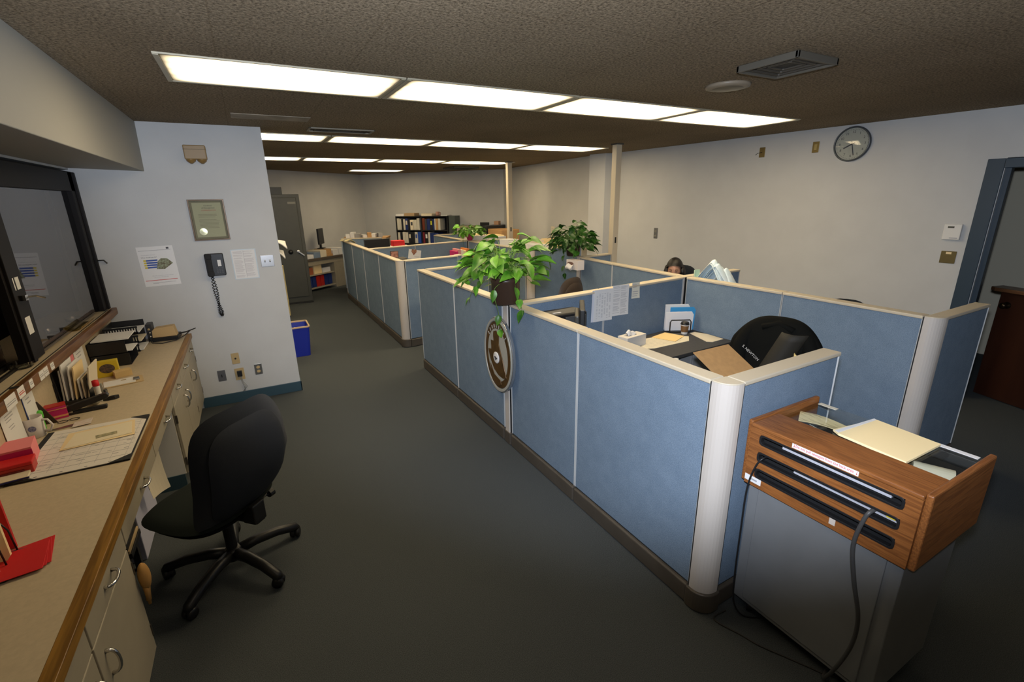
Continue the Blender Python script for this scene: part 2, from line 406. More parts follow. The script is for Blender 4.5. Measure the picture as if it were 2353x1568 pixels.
# cove base
struct('baseboard_front', MB().box(-.65, .272, 5.338, 5.35, 0, .108).box(.26, .272, 5.338, 5.56, 0, .108), baseblue, bevel=.003)
struct('baseboard_left', MB().box(-1.206, -1.194, 2.0, 5.35, 0, .108), baseblue)
dR = Vector((5.887-5.43, 1.70-6.4)).normalized(); nR = Vector((dR.y, -dR.x)); nR = nR if nR.x < 0 else -nR
def alongR(y, off=0): return (xr(y)+nR.x*off, y+nR.y*off)
p = [alongR(6.38), alongR(1.9), alongR(1.9, .012), alongR(6.38, .012)]
struct('baseboard_right', MB().prism(p, 0, .108), baseblue)
dB = Vector((BC[0]-BL[0], BC[1]-BL[1])).normalized(); nB = Vector((dB.y, -dB.x))
struct('baseboard_back', MB().prism([BL, BC, (BC[0]+nB.x*.012, BC[1]+nB.y*.012), (BL[0]+nB.x*.012, BL[1]+nB.y*.012)], 0, .108), baseblue)

# ---- door opening with blue steel frame
door = thing('door_1', 'blue steel door frame with a lower half door standing ajar', 'door', (xr(1.27), 1.27, 0), world=True)
del door['category']; del door['label']; door['kind'] = 'structure'
def jamb(y0, y1, off0, off1, z0, z1):
    return MB().prism([alongR(y0, off0), alongR(y1, off0), alongR(y1, off1), alongR(y0, off1)], z0, z1)
f = jamb(1.86, 1.745, .018, -.12, 0, 2.245)
f2 = jamb(1.745, 1.70, -.03, -.12, 0, 2.2); f.v, f.f = f.v+f2.v, f.f+[tuple(i+8 for i in q) for q in f2.f]
g = jamb(1.745, .80, .018, -.12, 2.165, 2.245); o = len(f.v); f.v += g.v; f.f += [tuple(i+o for i in q) for q in g.f]
g = jamb(.80, .70, .018, -.12, 0, 2.245); o = len(f.v); f.v += g.v; f.f += [tuple(i+o for i in q) for q in g.f]
f.build('door_frame', frameblue, door, bevel=.004)
# lower leaf of the dutch door, swung outwards, with its shelf and knob
L0 = Vector((5.975, .86)); L1 = Vector((6.245, 1.635)); dl = (L1-L0).normalized(); nl = Vector((-dl.y, dl.x))
leaf = MB().prism([tuple(L0), tuple(L1), tuple(L1-nl*.045), tuple(L0-nl*.045)], .012, 1.06).build('door_leaf', dkwood, door, bevel=.003)
MB().prism([tuple(L0+nl*.09), tuple(L1+nl*.09+dl*.0), tuple(L1+dl*.06+nl*.05), tuple(L1+dl*.07-nl*.10), tuple(L0-nl*.12)], 1.06, 1.095).build('door_shelf', mat('shelf_wood', (.10, .045, .02), .35, var=.1), door, bevel=.006)
kc = L1-dl*.075+nl*.03
Mk = Mwall(kc.x-nl.x*.03, kc.y-nl.y*.03, .93, math.atan2(nl.y, nl.x))
MB().lathe([(.032, 0), (.032, .006), (.012, .01), (.012, .03), (.026, .04), (.03, .055), (.022, .068), (.004, .07)], 18, Mk).build('door_knob', mat('dark_bronze_knob', (.05, .035, .02), .3, .9), leaf, smooth=True)

# ---- sliding service window
win = thing('window_1', 'black aluminium sliding service window', 'window', (-1.2, 2.2, 1.06), world=True)
del win['category']; del win['label']; win['kind'] = 'structure'
alu = mat('black_anodised', (.008, .0065, .0065), .55, spec=.25)
b = MB().box(-1.33, -1.185, -.9, 5.345, 2.10, 2.25); b.box(-1.30, -1.19, -.9, 5.345, 2.235, 2.255)
b.box(-1.33, -1.185, 5.20, 5.345, 1.107, 2.25); b.box(-1.33, -1.17, 5.30, 5.345, 1.107, 2.25)
b.box(-1.33, -1.19, -.9, -.8, 1.107, 2.25); b.build('window_frame', alu, win, bevel=.004)
b = MB().box(-1.33, -1.295, -.8, 3.62, 1.107, 1.125); b.box(-1.26, -1.245, -.8, 5.2, 1.107, 1.122); b.build('sill_track', alu, win)
sash = MB().box(-1.245, -1.20, 3.56, 3.80, 1.12, 2.10); sash.box(-1.25, -1.185, 3.585, 3.63, 1.12, 2.10); sash = sash.build('sliding_sash', alu, win, bevel=.003)
MB().box(-1.225, -1.219, 3.80, 5.21, 1.12, 2.10).build('glass_pane', mat('tinted_glass', (.55, .52, .52), .02, trans=1, ior=1.5), win)
MB().box(-1.316, -1.310, -.8, 3.6, 1.125, 2.10).build('glass_pane', mat('tinted_glass', (0, 0, 0)), win)
lk = MB(); lk.box(-1.2, -1.165, 3.66, 3.70, 1.47, 1.50); lk.tube([(-1.18, 3.70, 1.485), (-1.15, 3.76, 1.48), (-1.12, 3.79, 1.46)], .006, 6)
lk.build('latch', chrome, sash)
st = MB(); st.box(-1.2, -1.198, 3.63, 3.68, 1.53, 1.60); st.box(-1.2, -1.198, 3.70, 3.75, 1.53, 1.60); st.box(-1.2, -1.198, 3.66, 3.74, 1.27, 1.37)
st.build('sticker', paper, sash)
st = MB().tube([(-1.17, 5.33, 1.53), (-1.13, 5.33, 1.53), (-1.11, 5.33, 1.50)], .006, 6); st.build('hook', black, win)
# dim lobby on the other side of the glass
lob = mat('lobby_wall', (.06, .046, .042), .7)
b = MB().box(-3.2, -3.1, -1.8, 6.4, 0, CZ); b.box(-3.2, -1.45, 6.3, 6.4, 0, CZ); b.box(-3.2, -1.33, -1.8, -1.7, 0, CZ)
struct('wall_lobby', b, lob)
poster = thing('lobby_poster', 'pale notice with blue print seen through the service window', 'poster', (-3.08, 5.3, 1.62))
Mp = Mwall(0, 0, 0, 0); MB().box(-.2, .2, -.28, .28, 0, .004, Mp).build('sheet', tan_p, poster)
rects(poster, Mp, [(-.1, -.2, .08, .2, inkb)], z=.006)

# ================================================================== CEILING FIXTURES
EX = [-.265, .955, 2.20, 3.48, 4.82]
def troffer(x0, x1, y0, y1, label, group):
    cx, cy = (x0+x1)/2, (y0+y1)/2; hx, hy = (x1-x0)/2-.004, (y1-y0)/2
    t = thing('ceiling_light', label, 'ceiling light', (cx, cy, CZ-.03), group=group)
    f = MB(); k = .026; kn = .010
    f.box(-hx, hx, -hy, -hy+kn, .021, .03); f.box(-hx, hx, hy-k, hy, .018, .03); f.box(-hx, -hx+k, -hy+kn, hy-k, .018, .03); f.box(hx-k, hx, -hy+kn, hy-k, .018, .03)
    f.build('frame', silvertrim, t, bevel=.002)
    MB().box(-hx+k, hx-k, -hy+kn, hy-k, .0215, .0295).build('diffuser', lampm, t)
    return t
silvertrim = mat('fixture_frame', (.42, .38, .28), .4, .3)
rowname = ['front', 'second', 'third']
pos = ['leftmost', 'second from left', 'third from left', 'rightmost']
for ri, (y0, y1) in enumerate([(2.97, 3.57), (5.72, 6.32), (8.52, 9.14)]):
    for k in range(4):
        if ri == 0: ex = EX
        elif ri == 1: ex = [-.28, .955, 2.18, 3.48, 4.78]
        else: ex = [-.28, .97, 2.20, 3.42, 4.80]
        troffer(ex[k], ex[k+1], y0, y1, f'fluorescent ceiling light, {pos[k]} in the {rowname[ri]} row', 'fluorescent troffers in the ceiling')
troffer(2.23, 3.45, 11.35, 11.95, 'single fluorescent ceiling light farthest away near the back wall', 'fluorescent troffers in the ceiling')
# supply air diffusers
ventm = mat('vent_dirty_metal', (.10, .09, .072), .5, .2)
def vent(x, y, hx, hy, label, m=None, th=.035):
    m = m or ventm
    t = thing('air_vent', label, 'air vent', (x, y, CZ-th))
    f = MB(); k = .018
    f.box(-hx, hx, -hy, -hy+k, 0, th-.001); f.box(-hx, hx, hy-k, hy, 0, th-.001); f.box(-hx, -hx+k, -hy, hy, 0, th-.001); f.box(hx-k, hx, -hy, hy, 0, th-.001)
    f.build('frame', m, t, bevel=.004)
    g = MB()
    for q in (.82, .6, .4): 
        o = rrect(2*hx*q, 2*hy*q, .01, 1); i = rrect(2*hx*q-.03, 2*hy*q-.03, .006, 1); g.ring(o, i, (.006+.012*(1-q))*th/.035, .02*th/.035)
    g.build('louvres', mat('vent_louvre', (.05, .042, .032), .6), t)
    MB().box(-hx+k, hx-k, -hy+k, hy-k, .022*th/.035, th-.002).build('backing', mat('vent_back', (.045, .04, .032), .8), t)
vent(2.715, 1.80, .18, .175, 'square ceiling air vent, nearest, right of the front light row')
vent(.98, 5.28, .31, .12, 'ceiling air vent just in front of the second light row', mat('vent_pale', (.30, .27, .21), .5), .014)
vent(4.35, 10.2, .3, .3, 'dark ceiling air vent far away near the back wall')
t = thing('ceiling_speaker', 'round flat metal ceiling speaker cover beside the nearest air vent', 'speaker', (2.90, 2.31, CZ-.022))
MB().lathe([(.10, .0), (.135, .006), (.14, .022), (.02, .022)], 40).build('rim', mat('speaker_rim', (.22, .18, .13), .45), t, smooth=True)
MB().lathe([(.012, -.003), (.095, -.001), (.10, .003), (.01, .004)], 36).build('grille', mat('speaker_grille', (.14, .125, .095), .4, .5), t, smooth=True)
one('ceiling_patch', MB().box(.03, .62, 4.62, 4.86, CZ-.004, CZ), mat('patch_paint', (.34, .29, .22), .8, var=.15), 'painted-over rectangular patch in the ceiling behind the front lights', 'ceiling patch')

# ================================================================== JOG WALL ITEMS
YW = 5.35
def MF(x, z): return Mwall(x, YW, z, -PI/2)
def plate(name, x, z, w_, h_, m, label, cat, M=None):
    t = thing(name, label, cat, (0, 0, 0), world=True); M = M or MF(x, z); t.location = M.translation; OFF[t.name] = Vector(M.translation)
    MB().prism(rrect(w_, h_, .004, 2), 0, .006, M).build('cover_plate', m, t, bevel=.002); return t, M
# frame with certificate
t = thing('framed_certificate', 'certificate with gold seal in a thin bronze frame', 'picture frame', (-.29, YW-.01, 1.84), world=True)
M = MF(-.292, 1.84); fw_, fh = .288, .37
b = MB().ring([(-fw_/2, -fh/2), (fw_/2, -fh/2), (fw_/2, fh/2), (-fw_/2, fh/2)], [(-fw_/2+.012, -fh/2+.012), (fw_/2-.012, -fh/2+.012), (fw_/2-.012, fh/2-.012), (-fw_/2+.012, fh/2-.012)], 0, .02, M)
b.build('frame', mat('frame_bronze', (.09, .05, .02), .35, .3), t, bevel=.002)
MB().box(-fw_/2+.012, fw_/2-.012, -fh/2+.012, fh/2-.012, 0, .004, M).build('mat_board', mat('mat_board', (.26, .22, .15), .7), t)
MB().box(-.115, .115, -.155, .155, .004, .006, M).build('certificate', mat('parchment', (.52, .48, .33), .7), t)
text('Certificate', .016, ink, t, M @ T(.01, .128, .0062)); text('of Recognition', .018, ink, t, M @ T(.01, .108, .0062))
text('COMMENDATION', .014, inkr, t, M @ T(.01, .086, .0062))
rects(t, M @ T(.01, -.01, .006), lines(.2, .16, 11, .06, mat('faded_ink', (.30, .27, .19), .7), 3, 1, .8))
MB().lathe([(.030, 0), (.032, .002), (.002, .003)], 28, M @ T(-.062, -.105, .006)).build('gold_seal', mat('gold_foil', (.75, .66, .42), .25, .7), t, smooth=False)
MB().box(-fw_/2+.012, fw_/2-.012, -fh/2+.012, fh/2-.012, .012, .0135, M).build('glass', thing_, t)
# poster
def sheet(name, label, cat, M, w_, h_, m=paper, items=(), curl=0, group=None, seg=6):
    t = thing(name, label, cat, tuple(M.translation), group=group, world=True)
    fn = lambda u, v: ((u-.5)*w_, (v-.5)*h_, .0012+curl*((2*u-1)**2)*.5+curl*(1-v)**3)
    MB().grid(fn, seg, seg, .001, M).build('sheet', m, t)
    if items: rects(t, M @ T(0, 0, .0012), items, z=.0006+.0)
    return t
M = MF(-.753, 1.446) @ Matrix.Rotation(math.radians(1.2), 4, 'Z')
po = thing('wall_poster', 'poster with pencils picture and a red line left of the wall phone', 'poster', tuple(M.translation), world=True)
MB().box(-.136, .136, -.178, .178, 0, .0012, M).build('sheet', paper, po)
it = [(-.125, .142, .118, .1455, inkg), (.085, .150, .105, .166, ink), (-.125, -.128, .118, -.123, inkr), (-.075, -.15, .10, -.147, inkg), (-.075, -.156, -.03, -.153, inkg)]
for k in range(4):
    it += [(-.105, .048-k*.021, -.085, .062-k*.021, yellow), (-.085, .048-k*.021, .0, .062-k*.021, inkb)]
rects(po, M @ T(0, 0, .0012), it)
MB().prism([(-.02, -.025), (.04, -.03), (.112, .02), (.075, .065), (.03, .07), (.0, .045)], .0003, .0012, M @ T(0, 0, .0014)).build('printed_picture', mat('print_brown', (.12, .09, .05), .7, col2=(.30, .34, .22), vscale=60), po)
text('What should you do?', .0135, ink, po, M @ T(-.058, .083, .0018)); text('If someone asks for information', .008, inkg, po, M @ T(-.06, .104, .0018))
text('Ask at the counter before you fill out the form.', .0085, inkg, po, M @ T(.015, -.085, .0018)); text('We are here to help you today.', .0085, inkg, po, M @ T(.0, -.098, .0018))
# phone list
M = MF(-.063, 1.41)
t = thing('phone_list', 'printed phone list in a clear sleeve between phone and light switch', 'notice', tuple(M.translation), world=True)
MB().box(-.108, .108, -.145, .145, 0, .001, M).build('sleeve', mat('sleeve_plastic', (.52, .60, .66), .25), t)
MB().box(-.100, .098, -.138, .138, .001, .002, M).build('sheet', paper, t)
rects(t, M @ T(0, 0, .002), lines(.2, .27, 30, .05, mat('faint_print', (.42, .38, .40), .7), 5, 2, .7, .03, .97)+[(-.002, -.13, 0, .13, inkg)])
# wall phone
M = MF(-.312, 1.427)
t = thing('wall_phone', 'black wall telephone with hanging coiled cord', 'telephone', tuple(M.translation), world=True)
MB().prism(rrect(.155, .21, .012), 0, .045, M).build('body', black, t, bevel=.006)
hs = MB(); hs.prism(rrect(.045, .215, .02), 0, .03, M @ T(-.045, 0, .045)); hs.prism(rrect(.052, .05, .016), 0, .04, M @ T(-.045, .082, .04)); hs.prism(rrect(.052, .05, .016), 0, .04, M @ T(-.045, -.082, .04))
hs.build('handset', blackm, t, bevel=.006)
MB().box(.022, .05, -.015, .045, .045, .047, M).build('number_card', paper, t)
kp = MB()
for r_ in range(4):
    for c_ in range(3): kp.box(.005+c_*.02, .018+c_*.02, -.08+r_*.015, -.07+r_*.015, .045, .049, M)
kp.build('keypad', mat('dark_key', (.06, .06, .065), .5), t)
cp = []
for k in range(90):
    u_ = k/89; z_ = -.115-.40*math.sin(u_*PI*.55) if 0 else 0
path = []
for k in range(160):
    u_ = k/159; s_ = u_*2
    zz = -.10-.40*(1-abs(1-s_)**1.6)
    xx = -.045+.012*math.sin(s_*PI*2)+.02*(1-abs(1-s_)); an = k*1.6
    path.append(M @ Vector((xx+.009*math.cos(an), zz, .02+.009*math.sin(an))))
MB().tube(path, .0042, 6).build('coiled_cord', black, t, smooth=True)
# emergency light
M = MF(-.295, 2.42)
t = thing('emergency_light', 'beige emergency light with two lamps high on the wall', 'emergency light', tuple(M.translation), world=True)
MB().box(-.085, .085, -.055, .065, 0, .085, M).build('housing', mat('em_beige', (.30, .20, .09), .45), t, bevel=.008)
MB().box(-.086, .086, .028, .031, .0, .087, M).build('seam', mat('em_seam', (.10, .07, .03), .6), t)
for sx in (-.042, .042):
    MB().lathe([(.012, .03), (.036, .008), (.038, -.006), (.034, -.01), (.004, -.004)], 20, M @ T(sx, -.058, .045) @ Matrix.Rotation(math.radians(75), 4, 'X')).build('lamp_head', mat('em_lamp', (.25, .15, .05), .3), t, smooth=True)
# switch and outlets
t, M = plate('light_switch', .136, 1.427, .117, .115, mat('chrome_plate', (.62, .61, .60), .22, .95), 'chrome double light switch at the end of the wall', 'light switch')
for sx in (-.023, .023):
    MB().box(-.006, .006, -.012, .012, .006, .009, M @ T(sx, 0, 0)).build('switch_slot', blackm, t)
    MB().box(-.004, .004, -.004, .012, .006, .020, M @ T(sx, 0, 0)).build('toggle', whitep, t, bevel=.001)
def duplex(t, M, m):
    for sy in (-.022, .022):
        MB().prism(rrect(.034, .028, .012, 3), .006, .009, M @ T(0, sy, 0)).build('socket', m, t)
t, M = plate('cable_plate', -.301, .470, .07, .115, almond, 'almond cover plate with centre hole, above the phone jack', 'wall plate')
MB().lathe([(.009, 0), (.009, .004), (.002, .005)], 12, M @ T(0, 0, .006)).build('hole', blackm, t)
t, M = plate('wall_outlet', -.447, .311, .07, .115, mat('dull_steel', (.20, .20, .21), .4, .7), 'grey steel cover plate lowest at left, beside the cabinets', 'wall plate')
MB().box(-.004, .004, -.015, .015, .006, .012, M).build('toggle', black, t)
t, M = plate('phone_jack', -.289, .30, .085, .125, almond, 'almond jack plate with black plug and dangling wires', 'phone jack')
MB().box(-.022, .022, -.022, .038, .006, .03, M).build('plug', black, t, bevel=.003)
w_ = MB()
for k in range(3): w_.tube([M @ Vector((.0+.004*k, -.02, .02)), M @ Vector((.006+.006*k, -.08, .03)), M @ Vector((.02+.014*k, -.14, .02)), M @ Vector((.02-.01*k, -.19, .008))], .0022, 5)
w_.build('wire', mat('grey_wire', (.22, .22, .2), .5), t, smooth=True)
t, M = plate('wall_outlet', -.115, .32, .07, .115, steel, 'steel outlet plate, rightmost of the four low plates', 'power outlet')
duplex(t, M, almond)
# ================================================================== COUNTER
CT = .787
t = thing('countertop', 'long tan laminate countertop with oak front edge below the service window', 'countertop', (-.9, 2.2, CT-.04), world=True)
MB().box(-1.205, -.664, -.9, 5.348, CT-.038, CT).build('top', laminate, t)
MB().box(-.664, -.622, -.9, 5.348, CT-.042, CT+.001).build('edge_strip', oakedge, t, bevel=.002)
struct('trim_3', MB().box(-1.205, -1.195, -.9, 5.348, CT, 1.06), laminate)
# ledge of the window
t = thing('window_ledge', 'tan pass-through ledge under the service window with oak edge', 'ledge', (-1.3, 2.2, 1.06), world=True)
MB().box(-1.60, -1.165, -.9, 5.348, 1.062, 1.107).build('top', laminate, t)
MB().box(-1.165, -1.13, -.9, 5.348, 1.05, 1.108).build('edge_strip', wood('dark_oak_edge', (.10, .04, .012), (.20, .085, .02), .35, 1, 5), t, bevel=.004)
MB().box(-1.178, -1.172, -.9, 5.348, 1.107, 1.109).build('groove', blackgap, t)
for k, (y0, y1, z0, z1) in enumerate([(3.585, 3.64, 1.06, 1.10), (3.475, 3.54, 1.055, 1.105), (3.405, 3.47, 1.055, 1.105), (3.26, 3.31, 1.06, 1.105), (3.11, 3.19, 1.055, 1.11), (2.96, 3.08, 1.05, 1.11)]):
    b = MB().box(-1.1305, -1.1285, y0, y1, z0, z1).build('sticker', paper, t)
    MB().box(-1.1285, -1.1275, y0+.008, y1-.008, z0+.018, z0+.022).box(-1.1285, -1.1275, y0+.008, y1-.012, z0+.028, z0+.031).build('sticker_print', inkr if k == 4 else inkg, b)
MB().lathe([(.02, 0), (.02, .001), (.004, .0012)], 20, T(-1.19+.035, 3.16, 1.1075)).build('finger_hole', blackgap, t)
# curved chrome-and-glass scoop trays standing on the ledge
for i, (yy, lb) in enumerate([(4.62, 'shallow brass-coloured scoop tray lying on the window ledge'), ]):
    t = thing('coin_tray', lb, 'tray', (-1.22, yy, 1.108))
    b = MB().grid(lambda u, v: ((u-.5)*.11, (v-.5)*.34, .002+.028*abs(2*u-1)**3), 8, 3, .002); b.build('bowl', mat('brass', (.65, .45, .14), .25, .9), t, smooth=True)
for i, (yy, xx, lb) in enumerate([(4.83, -1.30, 'clear glass candy dish behind the window pane, far one'), (4.45, -1.32, 'clear glass candy dish behind the window pane, near one'), (3.55, -1.24, 'small clear glass dish left of the sliding sash')]):
    t = one('glass_dish', MB().lathe([(.03, .0), (.05, .004), (.06, .035), (.055, .035), (.045, .01), (.004, .008)], 20, T(xx, yy, 1.108)), glassm, lb, 'dish')
# papers taped on the backsplash
def taped(y0, z0, y1, z1, m, label, edge=None, n=9, seed=1):
    M = Mwall(-1.194, (y0+y1)/2, (z0+z1)/2, 0); ww, hh = abs(y1-y0), abs(z1-z0)
    t = sheet('taped_note', label, 'note', M, ww, hh, m, lines(ww, hh, n, .1, inkg, seed), curl=.004)
    if edge: MB().box(-ww/2-.004, -ww/2+.003, -hh/2, hh/2, .001, .003, M).build('coloured_edge', edge, t)
    return t
taped(3.30, .86, 3.44, 1.03, paper, 'narrow note with blue edge taped under the ledge', inkb, 6)
taped(3.02, .80, 3.22, 1.01, paper, 'lined sheet taped to backsplash behind the mug', None, 12, 3)
taped(4.02, .82, 4.20, 1.02, pink, 'pinkish slip taped to backsplash beside the letter trays', None, 5, 4)
taped(4.21, .80, 4.42, 1.03, paper, 'pale sheet taped to backsplash right against the letter trays', None, 8, 5)

def pull(parent, c, vert, L_=.098, dx=.030):
    """arched chrome pull; c is the centre on the front face (facing +x)"""
    pts = []
    for k in range(11):
        a = PI*k/10; s_ = -L_/2*math.cos(a); d_ = dx*math.sin(a)**.6
        pts.append((c[0]+d_, c[1]+(0 if vert else s_), c[2]+(s_ if vert else 0)))
    MB().tube(pts, [.008]+[.0058]*9+[.008], 8).build('handle', chrome, parent, smooth=True)
FX = -.634
def cabinet(y0, y1, label, dh, hinge, sidewhite=False):
    t = thing('base_cabinet', label, 'cabinet', (-.9, (y0+y1)/2, 0), world=True)
    b = MB().box(-1.19, -.653, y0+.001, y1-.001, .10, .745); b.box(-1.19, -.71, y0+.001, y1-.001, 0, .10); b.build('body', cabm, t)
    MB().box(-.712, -.709, y0+.002, y1-.002, 0, .10).build('toe_kick', baseblue, t)
    d = MB().box(-.652, FX, y0+.003, y1-.003, .630, .743).build('drawer', cabm, t, bevel=.003)
    pull(d, (FX, (y0+y1)/2, .69), False)
    d = MB().box(-.652, FX, y0+.003, y1-.003, .105, .624).build('door', cabm, t, bevel=.003)
    pull(d, (FX, dh, .50), True)
    hy = y1-.004 if hinge > 0 else y0+.004
    for hz in (.20, .53): MB().box(-.645, FX+.003, hy-.006, hy+.004, hz-.03, hz+.03).build('hinge', mat('hinge_steel', (.14, .12, .10), .35, .8), d)
    if sidewhite:
        MB().box(-1.19, -.656, y0-.006, y0+.001, .108, .745).build('side_panel', whitep, t); MB().box(-1.19, -.664, y0-.014, y0+.001, 0, .108).build('cove_base', baseblue, t)
    return t
cabinet(3.79, 4.30, 'putty base cabinet beside the kneehole, door handle on its far edge', 4.24, -1, True)
cabinet(4.30, 4.82, 'putty base cabinet in the middle of the far three', 4.37, 1)
cabinet(4.82, 5.345, 'putty base cabinet touching the wall with the phone', 4.90, 1)
cabinet(1.66, 2.185, 'putty base cabinet nearest the chair, glove hanging at its far edge', 1.73, 1)
cabinet(1.13, 1.655, 'putty base cabinet at the lower picture edge', 1.60, -1)
cabinet(.60, 1.125, 'putty base cabinet nearest the camera under the counter', .68, 1)
for y0, y1, lb in ((2.19, 2.985, 'shallow kneehole drawer unit nearer the camera'), (2.99, 3.785, 'shallow kneehole drawer unit farther from the camera')):
    t = thing('kneehole_drawer', lb, 'drawer', (-.9, (y0+y1)/2, .64), world=True)
    MB().box(-1.15, -.655, y0+.01, y1-.01, .655, .745).build('body', cabm, t)
    d = MB().box(-.652, FX, y0+.002, y1-.002, .640, .743).build('drawer_front', cabm, t, bevel=.003)
    pull(d, (FX, (y0+y1)/2+.03, .69), False)
# things in the kneehole
M = Matrix.Translation((-.72, 3.22, .475)) @ Matrix.Rotation(math.radians(18), 4, 'Z') @ Mwall(0, 0, 0, -.9)
sheet('paper_sign', 'rolled cream paper with faint figures hanging in the kneehole', 'paper', M, .13, .34, paperw, lines(.12, .30, 12, .1, inkg, 8, 1, .4)+[(-.05, -.12, .0, -.06, ink), (.01, -.11, .05, -.06, ink)], curl=.02)
t = thing('storage_box', 'pale lilac file box standing in the kneehole', 'box', (-.9, 3.2, 0), world=True)
one('low_stool', MB().box(-1.05, -.80, 2.72, 2.98, .18, .218).box(-1.04, -1.01, 2.73, 2.76, 0, .18).box(-.84, -.81, 2.73, 2.76, 0, .18).box(-1.04, -1.01, 2.94, 2.97, 0, .18).box(-.84, -.81, 2.94, 2.97, 0, .18), blackm, 'low black step stool in the kneehole carrying a stack of binders', 'stool')
MB().box(-1.06, -.80, 3.02, 3.5, .001, .30).build('body', mat('lilac_board', (.45, .45, .56), .6), t, bevel=.004)
for k, (z0, z1, m, lb) in enumerate([(.361, .39, black, 'black'), (.391, .41, tan_p, 'tan'), (.411, .44, black, 'black'), (.441, .46, paperw, 'cream')]):
    one('book', MB().box(-1.04+.01*k, -.78-.006*k, 2.73, 2.96, z0-.14, z1-.14), m, f'thin {lb} binder in the stack on the step stool, {["lowest", "second from bottom", "third from bottom", "topmost"][k]}', 'binder', 'binders stacked in the kneehole', bevel=.002)
t = thing('work_glove', 'tan work glove hanging over the far edge of the near cabinet', 'glove', (-.628, 2.21, .42), world=True)
MB().ell((-.612, 2.205, .46), (.022, .034, .065)).build('palm', mat('glove_leather', (.42, .22, .06), .8, bump=.5, bscale=60), t, smooth=True)
g = MB()
for k, (dy, dz) in enumerate([(-.018, -.10), (-.004, -.13), (.010, -.12), (.022, -.09)]): g.tube([(-.618, 2.205+dy*.7, .44), (-.614, 2.205+dy, .40), (-.618, 2.205+dy, .45+dz)], [.010, .009, .006], 7)
g.build('finger', MATS['glove_leather'], t, smooth=True)

# ------------------------------------------------------------------ desk things on the counter
Z0 = CT+.001
# desk pad
t = thing('desk_pad', 'large desk calendar pad with black corners on the counter', 'desk pad', (-.90, 2.99, Z0), world=True)
MB().box(-1.125, -.672, 2.695, 3.275, Z0, Z0+.004).build('backing', blackm, t)
MB().prism([(-1.095, 2.70), (-.70, 2.70), (-.679, 2.735), (-.679, 3.235), (-.705, 3.268), (-1.095, 3.268)], Z0+.004, Z0+.007).build('calendar_sheet', mat('calendar_paper', (.66, .62, .57), .7), t)
it = []
for k in range(8): it.append((-1.09, 2.76+k*.065, -.69, 2.7612+k*.065, inkg))
for k in range(7): it.append((-1.05+k*.058, 2.74, -1.0488+k*.058, 3.22, inkg))
R = random.Random(4)
for k in range(60): x_ = R.uniform(-1.06, -.72); y_ = R.uniform(2.76, 3.2); it.append((x_, y_, x_+R.uniform(.012, .035), y_+.003, inkg))
for k in range(4): it.append((-1.03+.09*k, 2.712, -1.018+.09*k, 2.716, ink))
rects(t, T(0, 0, Z0+.007), it)
cn = MB().prism([(-1.126, 2.694), (-1.02, 2.694), (-1.126, 2.78)], Z0+.007, Z0+.0085); cn.prism([(-.671, 2.694), (-.76, 2.694), (-.671, 2.76)], Z0+.007, Z0+.0085)
cn.prism([(-.671, 3.276), (-.76, 3.276), (-.671, 3.20)], Z0+.007, Z0+.0085); cn.build('corner_holder', blackm, t)
t = thing('envelope', 'long yellowish envelope lying on the desk calendar pad', 'envelope', (-.86, 3.10, Z0+.009), world=True)
MB().prism([(-1.017, 3.186), (-.733, 3.223), (-.699, 2.997), (-1.002, 2.965)], Z0+.009, Z0+.011).build('folder', mat('pale_manila', (.74, .58, .33), .6), t)
MB().prism([(-.985, 3.165), (-.742, 3.197), (-.715, 3.02), (-.99, 2.975)], Z0+.011, Z0+.0125).build('sheet', mat('cheque_paper', (.72, .64, .47), .6), t)
MB().prism([(-.880, 3.075), (-.79, 3.088), (-.783, 3.05), (-.87, 3.035)], Z0+.0125, Z0+.0135).build('window', mat('stub_print', (.16, .17, .10), .5, col2=(.45, .38, .22), vscale=80), t)
# red envelopes fanned
for k, (rz, dx, dy) in enumerate([(0, 0, 0), (2, -.004, -.012), (4, -.010, -.024), (7, -.012, -.034)]):
    M = T(-.90, 2.04, Z0+.0015+.0022*k) @ T(dx, dy, 0, math.radians(16-rz))
    t = one('red_envelope', MB().box(-.12, .11, -.085, .085, 0, .0018, M) if k else MB().prism([(-.12, -.085), (.10, -.085), (.115, .085), (-.12, .085)], 0, .0018, M), red,
        'bright red envelope in the fan at the counter edge, ' + ['bottom one', 'second from bottom', 'third from bottom', 'top one'][k], 'envelope', 'red envelopes fanned on the counter', bevel=.0008)
# wire holder with files at left picture edge
t = thing('wire_file_holder', 'black wire file holder on the counter at the left picture edge', 'file holder', (-.98, 2.03, Z0), world=True)
w_ = MB()
for yy in (1.93, 2.02, 2.11):
    w_.tube([(-1.12, yy, Z0+.004), (-.88, yy, Z0+.004)], .003, 6)
    w_.tube([(-.905, yy, Z0+.004), (-.912, yy+.004, Z0+.09), (-.94, yy+.006, Z0+.16), (-1.10, yy+.006, Z0+.16), (-1.10, yy, Z0+.004)], .003, 6)
w_.tube([(-.89, 1.93, Z0+.004), (-.89, 2.11, Z0+.004)], .003, 6); w_.build('wire_frame', black, t, smooth=True)
for k, (yy, m, lb, hh) in enumerate([(1.965, paperw, 'manila file folder standing nearest in the wire holder', .25), (2.06, cream_p, 'cream file folder standing farther in the wire holder', .24)]):
    M = Mwall(-1.0, yy, Z0+.005, -PI/2)
    one('file_folder', MB().prism([(-.13, 0), (.085, 0), (.10, .02), (.10, hh-.06), (.075, hh), (-.13, hh)], 0, .012, M), m, lb, 'folder', 'folders in the wire holder')
one('red_folder', MB().box(-1.10, -.915, 2.135, 2.145, Z0+.001, Z0+.30), red, 'red folder standing behind the wire file holder', 'folder')
